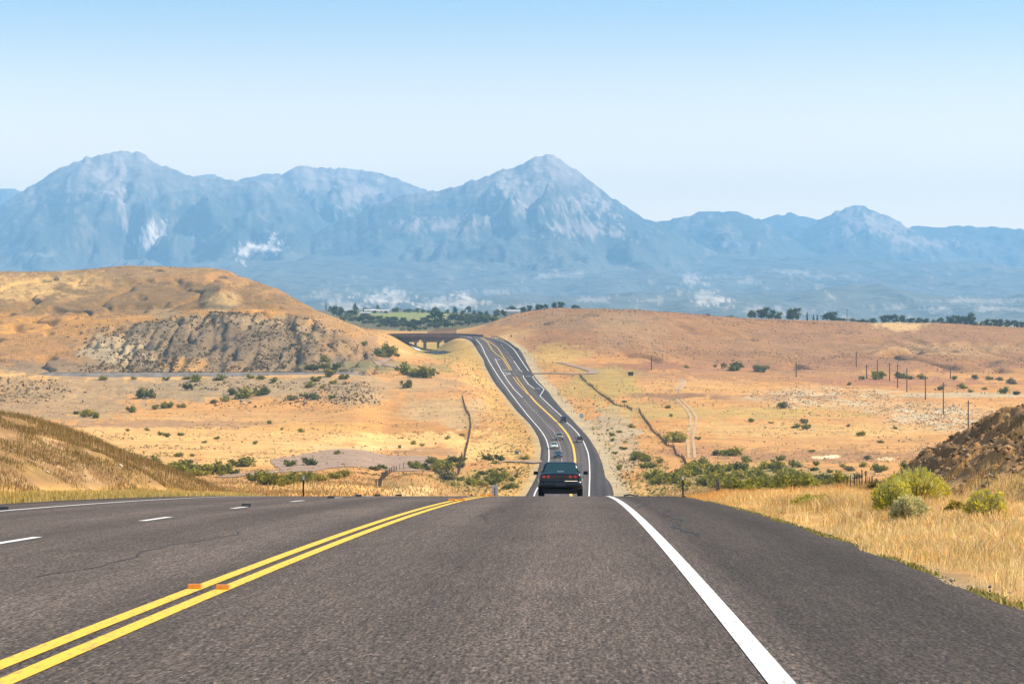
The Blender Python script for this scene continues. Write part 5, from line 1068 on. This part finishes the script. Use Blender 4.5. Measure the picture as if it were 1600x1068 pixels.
def scrap(l, d, ln, h_, label, white=True):
    x = float(yx(d)) + l; z = float(rz_(d)) + .006; r = empty('road_debris', (x, d, z), .1); tag(r, label, 'debris')
    bm = bmesh.new(); bmesh.ops.create_grid(bm, x_segments=10, y_segments=3, size=.5)
    for v in bm.verts: v.co = Vector((v.co.x * ln, v.co.y * .12, h_ * (.35 + .65 * math.sin((v.co.x + .5) * 3.1)) * (1 - abs(v.co.y))))
    bmesh.ops.solidify(bm, geom=bm.faces[:], thickness=-.02); me = bpy.data.meshes.new('tread_strip'); bm.to_mesh(me); bm.free(); me.materials.append(M['tar']); link('tread_strip', me, r)
    if white: MB().box((ln * .56, 0, h_ * .45), (.05, .08, h_ * .8)).build('pale_end', M['white_paint'], r)
scrap(4.25, 92, .32, .07, 'black strip of debris with a pale end on the right shoulder')
scrap(5.55, 84, .10, .05, 'small black lump of debris at the right pavement edge', False)

def container():
    x, y, z = hit(985.5, 587, 900); s = F / y
    r = empty('stock_container', (x, y, z)); tag(r, 'dark box container with a wider top out on the right flats', 'container')
    mb = MB(); mb.box((0, 0, .85), (1.9, 1.6, 1.3), 0, 1.28); mb.build('body', M['dark_steel'], r); MB().box((0, 0, 1.6), (2.7, 2.2, .18)).build('rim', M['dark_steel'], r)
    for a in (-.7, .7): MB().box((a, 0, .1), (.22, 1.3, .3)).build('skid', M['wood'], r)
container()
def shed(px, row, wm, dm, hm, label, wall, roof, cat='shed', dmin=2300):
    x, y, z = hit(px, row, dmin) if row else (x_, y_, gz(x_, y_)); r = empty('farm_shed', (x, y, z)); tag(r, label, cat, 'farm buildings by the green field')
    MB().box((0, 0, hm / 2 - .2), (wm, dm, hm + .4)).build('wall', wall, r)
    mb = MB(); a = wm / 2 + .4; b = dm / 2 + .4; t_ = hm + dm * .16
    mb.v += [(-a, -b, hm - .05), (a, -b, hm - .05), (a, b, hm - .05), (-a, b, hm - .05), (-a, 0, t_), (a, 0, t_)]; mb.f += [[0, 1, 5, 4], [2, 3, 4, 5], [1, 2, 5], [3, 0, 4], [3, 2, 1, 0]]; mb.build('roof', roof, r)
    MB().box((wm * .2, -dm / 2 - .03, 1.15), (min(3, wm * .3), .08, 2.3)).build('door', M['dark_steel'], r)
    MB().box((-wm * .25, -dm / 2 - .03, 1.5), (1.6, .08, 1.1)).build('window', M['dark_steel'], r)
pw = noisy(mat('pale_wall', (.62, .58, .54), .8), 2, .1); pk_ = noisy(mat('pink_wall', (.40, .28, .25), .8), 2, .1); gr_ = noisy(mat('grey_roof', (.40, .42, .44), .5), 2, .1)
shed(543, 490, 10, 8, 3, 'pale flat shed among the dark trees behind the left hill', pw, gr_)
shed(571, 495.5, 8, 7, 3.4, 'pinkish farm building at the left corner of the green field', pk_, gr_, dmin=2000)
shed(581, 489, 14, 7, 2.6, 'long low white shed along the far side of the field', pw, pw)
shed(600, 489, 10, 6, 2.2, 'small white shed near the middle of the field edge', pw, pw)
x_, y_ = (797 - CX) / F * 2080, 2080
r_b = shed(797, None, 12, 8, max(3.0, (CY - 486.5) / F * 2080 - gz(x_, y_)), 'grey roofed building on the left shoulder of the dome hill', pw, gr_)

# ------------------------------------------------------------------ vehicles
M['rubber'] = mat('tyre_rubber', (.014, .014, .014), .9); M['rim'] = mat('wheel_rim', (.30, .30, .31), .4, .8)
M['lens_red'] = mat('red_lens', (.80, .012, .02), .2, Emission_Color=(1, .02, .04, 1), Emission_Strength=.08); M['lens_dark'] = mat('dark_red_lens', (.035, .004, .006), .2); M['lens_clear'] = mat('clear_lens', (.75, .75, .72), .1)
M['glass'] = mat('tinted_glass', (.018, .05, .056), .06, Specular_IOR_Level=.9); M['chrome'] = mat('chrome_trim', (.7, .7, .7), .12, 1.0); M['black_trim'] = mat('black_trim', (.012, .012, .013), .5)
M['plate'] = mat('number_plate', (.06, .06, .065), .5)
def car_paint(name, c): 
    m = mat(name, c, .3, 0.0); m.node_tree.nodes['Principled BSDF'].inputs['Coat Weight'].default_value = .3; m.node_tree.nodes['Principled BSDF'].inputs['Coat Roughness'].default_value = .06
    return noisy(m, 1.5, .06)
def lofted(st, shape, name, m, parent):
    """closed body through stations (y, half width, z bottom, z top)"""
    V, f = [], []; half = shape; n = 2 * len(half) - 2
    for y, w_, zb_, zt_ in st:
        h = zt_ - zb_; ring = [(w_ * a, zb_ + h * b) for a, b in half]; ring += [(-a, b) for a, b in ring[-2:0:-1]]
        V += [(a, y, b) for a, b in ring]
    for k in range(len(st) - 1):
        for j in range(n):
            q = (j + 1) % n; f.append((k * n + j, k * n + q, (k + 1) * n + q, (k + 1) * n + j))
    f += [tuple(range(n)), tuple((len(st) - 1) * n + j for j in range(n))[::-1]]
    me = bpy.data.meshes.new(name); me.from_pydata(V, [], f); bm = bmesh.new(); bm.from_mesh(me); bmesh.ops.recalc_face_normals(bm, faces=bm.faces)
    bm.to_mesh(me); bm.free(); me.polygons.foreach_set('use_smooth', np.ones(len(me.polygons), bool)); me.materials.append(m)
    return link(name, me, parent)
SIDE = [(0, 0), (.80, 0), (.93, .06), (.985, .22), (1.0, .45), (.985, .68), (.945, .88), (.87, .97), (.72, 1.0), (0, 1.02)]
ROOFS = [(0, 0), (.98, 0), (1.0, .06), (.955, .35), (.875, .72), (.83, .88), (.74, .97), (.55, 1.0), (0, 1.03)]
def cabin_part(r, y0, y1, t0, t1, zb_, zt_, wb_, wt_, m):
    """greenhouse with sloping screens; returns a function giving points on its faces"""
    bm = bmesh.new(); q = [(-wb_, y0, zb_), (wb_, y0, zb_), (wb_, y1, zb_), (-wb_, y1, zb_), (-wt_, t0, zt_ - .03), (wt_, t0, zt_ - .03), (wt_, t1, zt_ - .03), (-wt_, t1, zt_ - .03)]
    vs = [bm.verts.new(c) for c in q]
    for fc in ((3, 2, 1, 0), (4, 5, 6, 7), (0, 1, 5, 4), (1, 2, 6, 5), (2, 3, 7, 6), (3, 0, 4, 7)): bm.faces.new([vs[k] for k in fc])
    top = [e for e in bm.edges if not (e.verts[0].co.z < zb_ + .01 and e.verts[1].co.z < zb_ + .01)]
    bmesh.ops.bevel(bm, geom=top, offset=.13, segments=4, affect='EDGES', profile=.6)
    for v in bm.verts:
        if v.co.z > zt_ - .05: v.co.z += .03 * (1 - (v.co.x / wt_) ** 2)
    me = bpy.data.meshes.new('cabin'); bm.to_mesh(me); bm.free(); me.materials.append(m); me.polygons.foreach_set('use_smooth', np.ones(len(me.polygons), bool)); link('cabin', me, r)
    V = [Vector(c) for c in q]
    def face(a, b, c, d, u0, u1, v0, v1, name, push=.012):
        A, B, Cc, D = V[a], V[b], V[c], V[d]; nrm = (B - A).cross(D - A).normalized()
        def pt(u, v): return (A * (1 - u) + B * u) * (1 - v) + (D * (1 - u) + Cc * u) * v
        mb = MB(); P_ = [pt(u0[0], v0), pt(u1[0], v0), pt(u1[1], v1), pt(u0[1], v1)]
        for s_ in (-.01, push): mb.v += [tuple(p + nrm * s_) for p in P_]
        mb.f += [[0, 1, 2, 3], [4, 5, 6, 7], [0, 1, 5, 4], [1, 2, 6, 5], [2, 3, 7, 6], [3, 0, 4, 7]]
        return mb.build(name, M['glass'], r)
    face(0, 1, 5, 4, (.07, .09), (.93, .91), .10, .90, 'rear_window'); face(2, 3, 7, 6, (.06, .08), (.94, .92), .06, .92, 'windscreen')
    for a, b, c, d in ((1, 2, 6, 5), (3, 0, 4, 7)):
        face(a, b, c, d, (.12, .10), (.50, .49), .10, .88, 'side_window'); face(a, b, c, d, (.54, .53), (.88, .90), .10, .88, 'side_window')
    return V
def wheel_set(r, ys, trk, rad, wid):
    for y in ys:
        for s in (-1, 1):
            mb = MB(); mb.tube([(s * (trk - wid / 2), y, rad), (s * (trk - wid / 2 + .03), y, rad), (s * (trk + wid / 2 - .03), y, rad), (s * (trk + wid / 2), y, rad)], rad, 24)
            n = 24
            for k in range(n):
                for ring in (0, 3):
                    i = ring * n + k; v = mb.v[i]; mb.v[i] = (v[0], y + (v[1] - y) * .93, rad + (v[2] - rad) * .93)
            wh = mb.build('wheel', M['rubber'], r, False)
            MB().tube([(s * (trk + wid / 2 - .05), y, rad), (s * (trk + wid / 2 + .008), y, rad)], rad * .62, 16).build('rim', M['rim'], wh)
def disc(r, name, m, x, y, z, rx_, rz, depth=.03):
    mb = MB(); n = 16
    for yy in (y - depth, y + depth):
        mb.v += [(x + math.cos(k * 6.2832 / n) * rx_, yy, z + math.sin(k * 6.2832 / n) * rz) for k in range(n)]
    mb.f += [list(range(n)), list(range(n, 2 * n))] + [[k, (k + 1) % n, n + (k + 1) % n, n + k] for k in range(n)]
    return mb.build(name, m, r)
def sedan(pc, label, loc, rz, sc=1.0, hero=False, suv=False, group=None):
    r = empty('sedan_car' if not suv else 'suv_car', loc, rz); r.scale = (sc, sc, sc); tag(r, label, 'car', group)
    if not suv:
        st = [(-2.36, .70, .50, .80), (-2.33, .80, .40, .90), (-2.22, .855, .33, .945), (-1.95, .885, .30, .965), (-1.3, .90, .27, .965), (-.3, .905, .25, .945), (.7, .90, .25, .925), (1.2, .89, .26, .88), (1.85, .86, .28, .79), (2.2, .79, .32, .70), (2.33, .70, .38, .62), (2.38, .58, .44, .56)]
        zt_, zb_ = 1.43, .93; cy = (-1.72, 1.15, -1.02, .22); cw = (.81, .60)
    else:
        st = [(-2.25, .80, .55, 1.0), (-2.2, .87, .45, 1.07), (-1.9, .91, .38, 1.10), (-.3, .93, .36, 1.10), (.8, .92, .36, 1.06), (1.6, .89, .38, .98), (2.05, .83, .42, .90), (2.2, .72, .5, .80)]
        zt_, zb_ = 1.76, 1.06; cy = (-2.12, 1.1, -1.85, .35); cw = (.84, .68)
    lofted(st, SIDE, 'body', pc, r)
    cabin_part(r, cy[0], cy[1], cy[2], cy[3], zb_ - .02, zt_, cw[0], cw[1], pc)
    wheel_set(r, (-1.32, 1.38), .77, .32 if not suv else .37, .21)
    for s in (-1, 1):
        MB().box((s * 1.0, .62, .99 if not suv else 1.15), (.2, .12, .14), 0, .85).build('door_mirror', M['black_trim'], r)
        disc(r, 'headlight', M['lens_clear'], s * .55, 2.30 if not suv else 2.12, .64 if not suv else .85, .17, .07, .05)
    yb = st[0][0]
    if hero:
        mb = MB(); P_ = []
        mb.box((0, yb - .0, .80), (1.50, .10, .13)); mb.build('tail_panel', M['lens_dark'], r)
        for x_ in (-.68, -.50, .36, .55): disc(r, 'tail_light', M['lens_red'], x_ + .035, yb - .06, .80, .062, .055, .02)
        for s in (-1, 1):
            MB().box((s * .30, yb - .055, .80), (.20, .02, .035)).build('reversing_light', M['plate'], r)
            MB().box((s * .90, -2.02, .80), (.03, .16, .10)).build('side_marker', M['lens_red'], r)
        bmp = lofted([(yb - .13, .62, .40, .60), (yb - .10, .80, .37, .63), (yb + .05, .885, .34, .64), (yb + .45, .905, .33, .62)], SIDE, 'rear_bumper', pc, r)
        MB().box((.42, yb - .135, .628), (.50, .02, .025)).build('bumper_highlight', M['chrome'], r)  # bright strip standing in for the sun highlight on the bumper's right side
        MB().box((0, yb - .125, .50), (.40, .02, .15)).build('number_plate', M['plate'], r)
        MB().box((0, -1.77, 1.02), (.26, .10, .045)).build('high_brake_light', M['white_paint'], r)
        for s in (-1, 1): MB().tube([(s * .45, yb - .02, .33), (s * .45, yb + .5, .33)], .03, 8).build('exhaust_pipe', M['dark_steel'], r)
        MB().box((0, -.3, .24), (1.36, 3.6, .16)).build('underbody', M['black_trim'], r)
        for s in (-1, 1): MB().box((s * .42, .98, .5), (.01, .01, .01))
    else:
        for s in (-1, 1): MB().box((s * (.62 if not suv else .72), yb - .02, .80 if not suv else 1.0), (.28 if not suv else .14, .08, .13 if not suv else .28)).build('tail_light', M['lens_red'], r)
        MB().box((0, st[-1][0] + .01, .52 if not suv else .66), (.8, .06, .12)).build('grille', M['black_trim'], r)
    return r
def pickup(pc, label, loc, rz):
    r = empty('pickup_truck', loc, rz); tag(r, label, 'pickup')
    st = [(-2.75, .86, .55, 1.10), (-2.7, .93, .50, 1.14), (-.6, .95, .45, 1.14), (.9, .95, .45, 1.14), (1.9, .93, .45, 1.06), (2.45, .88, .5, .98), (2.6, .76, .58, .85)]
    lofted(st, SIDE, 'body', pc, r); cabin_part(r, -.75, 1.25, -.6, .45, 1.10, 1.80, .84, .70, pc)
    MB().box((0, -1.75, 1.145), (1.5, 1.75, .05)).build('bed_floor', M['black_trim'], r)
    wheel_set(r, (-1.6, 1.75), .80, .39, .25)
    for s in (-1, 1):
        MB().box((s * 1.12, .85, 1.25), (.26, .12, .26)).build('door_mirror', M['black_trim'], r); MB().box((s * .86, -2.76, .98), (.14, .08, .28)).build('tail_light', M['lens_red'], r); disc(r, 'headlight', M['lens_clear'], s * .66, 2.52, .82, .14, .09, .05)
    MB().box((0, -2.84, .55), (1.75, .16, .18)).build('rear_bumper', M['chrome'], r); MB().box((0, -2.78, .88), (1.3, .05, .38)).build('tailgate', pc, r)
    return r
BLK = car_paint('black_car_paint', (.006, .009, .012)); GRN = car_paint('dark_teal_car_paint', (.004, .010, .013))
def on_far(px, row):
    d = float(far_d(row)); e = 6.0; a = math.atan2(float(yx(d + e) - yx(d - e)), 2 * e)
    return ((px - CX) / F * d, d, float(rz_(d)) + .02), -a
d = 128.0; e = 2.0; gs = math.atan2(float(rz_(d + e) - rz_(d - e)), 2 * e)
hero = sedan(GRN, 'glossy near-black sedan driving away just beyond the crest', ((876 - CX) / F * d, d, float(rz_(d)) + .01), -math.atan(.0197), hero=True)
hero.rotation_euler = (gs, 0, -math.atan(.0197))
l_, a_ = on_far(880, 659.5); sedan(BLK, 'small black SUV driving away on the far bend, highest on the road', l_, a_, suv=True, sc=1.15)
l_, a_ = on_far(905.5, 690.5); pickup(car_paint('dark_maroon_car_paint', (.035, .014, .016)), 'dark maroon pickup driving away near the right edge line', l_, a_)
l_, a_ = on_far(874, 686.5); sedan(car_paint('tan_car_paint', (.42, .31, .22)), 'tan car coming uphill behind the white one', l_, a_ + math.pi, suv=True, sc=1.2)
l_, a_ = on_far(866, 700.5); sedan(car_paint('white_car_paint', (.78, .78, .76)), 'white sedan coming towards us in the outer lane', l_, a_ + math.pi, sc=1.25)
l_, a_ = on_far(872.5, 714.5); sedan(car_paint('blue_car_paint', (.02, .045, .085)), 'dark blue sedan, nearest of the oncoming cars', l_, a_ + math.pi, sc=1.25)
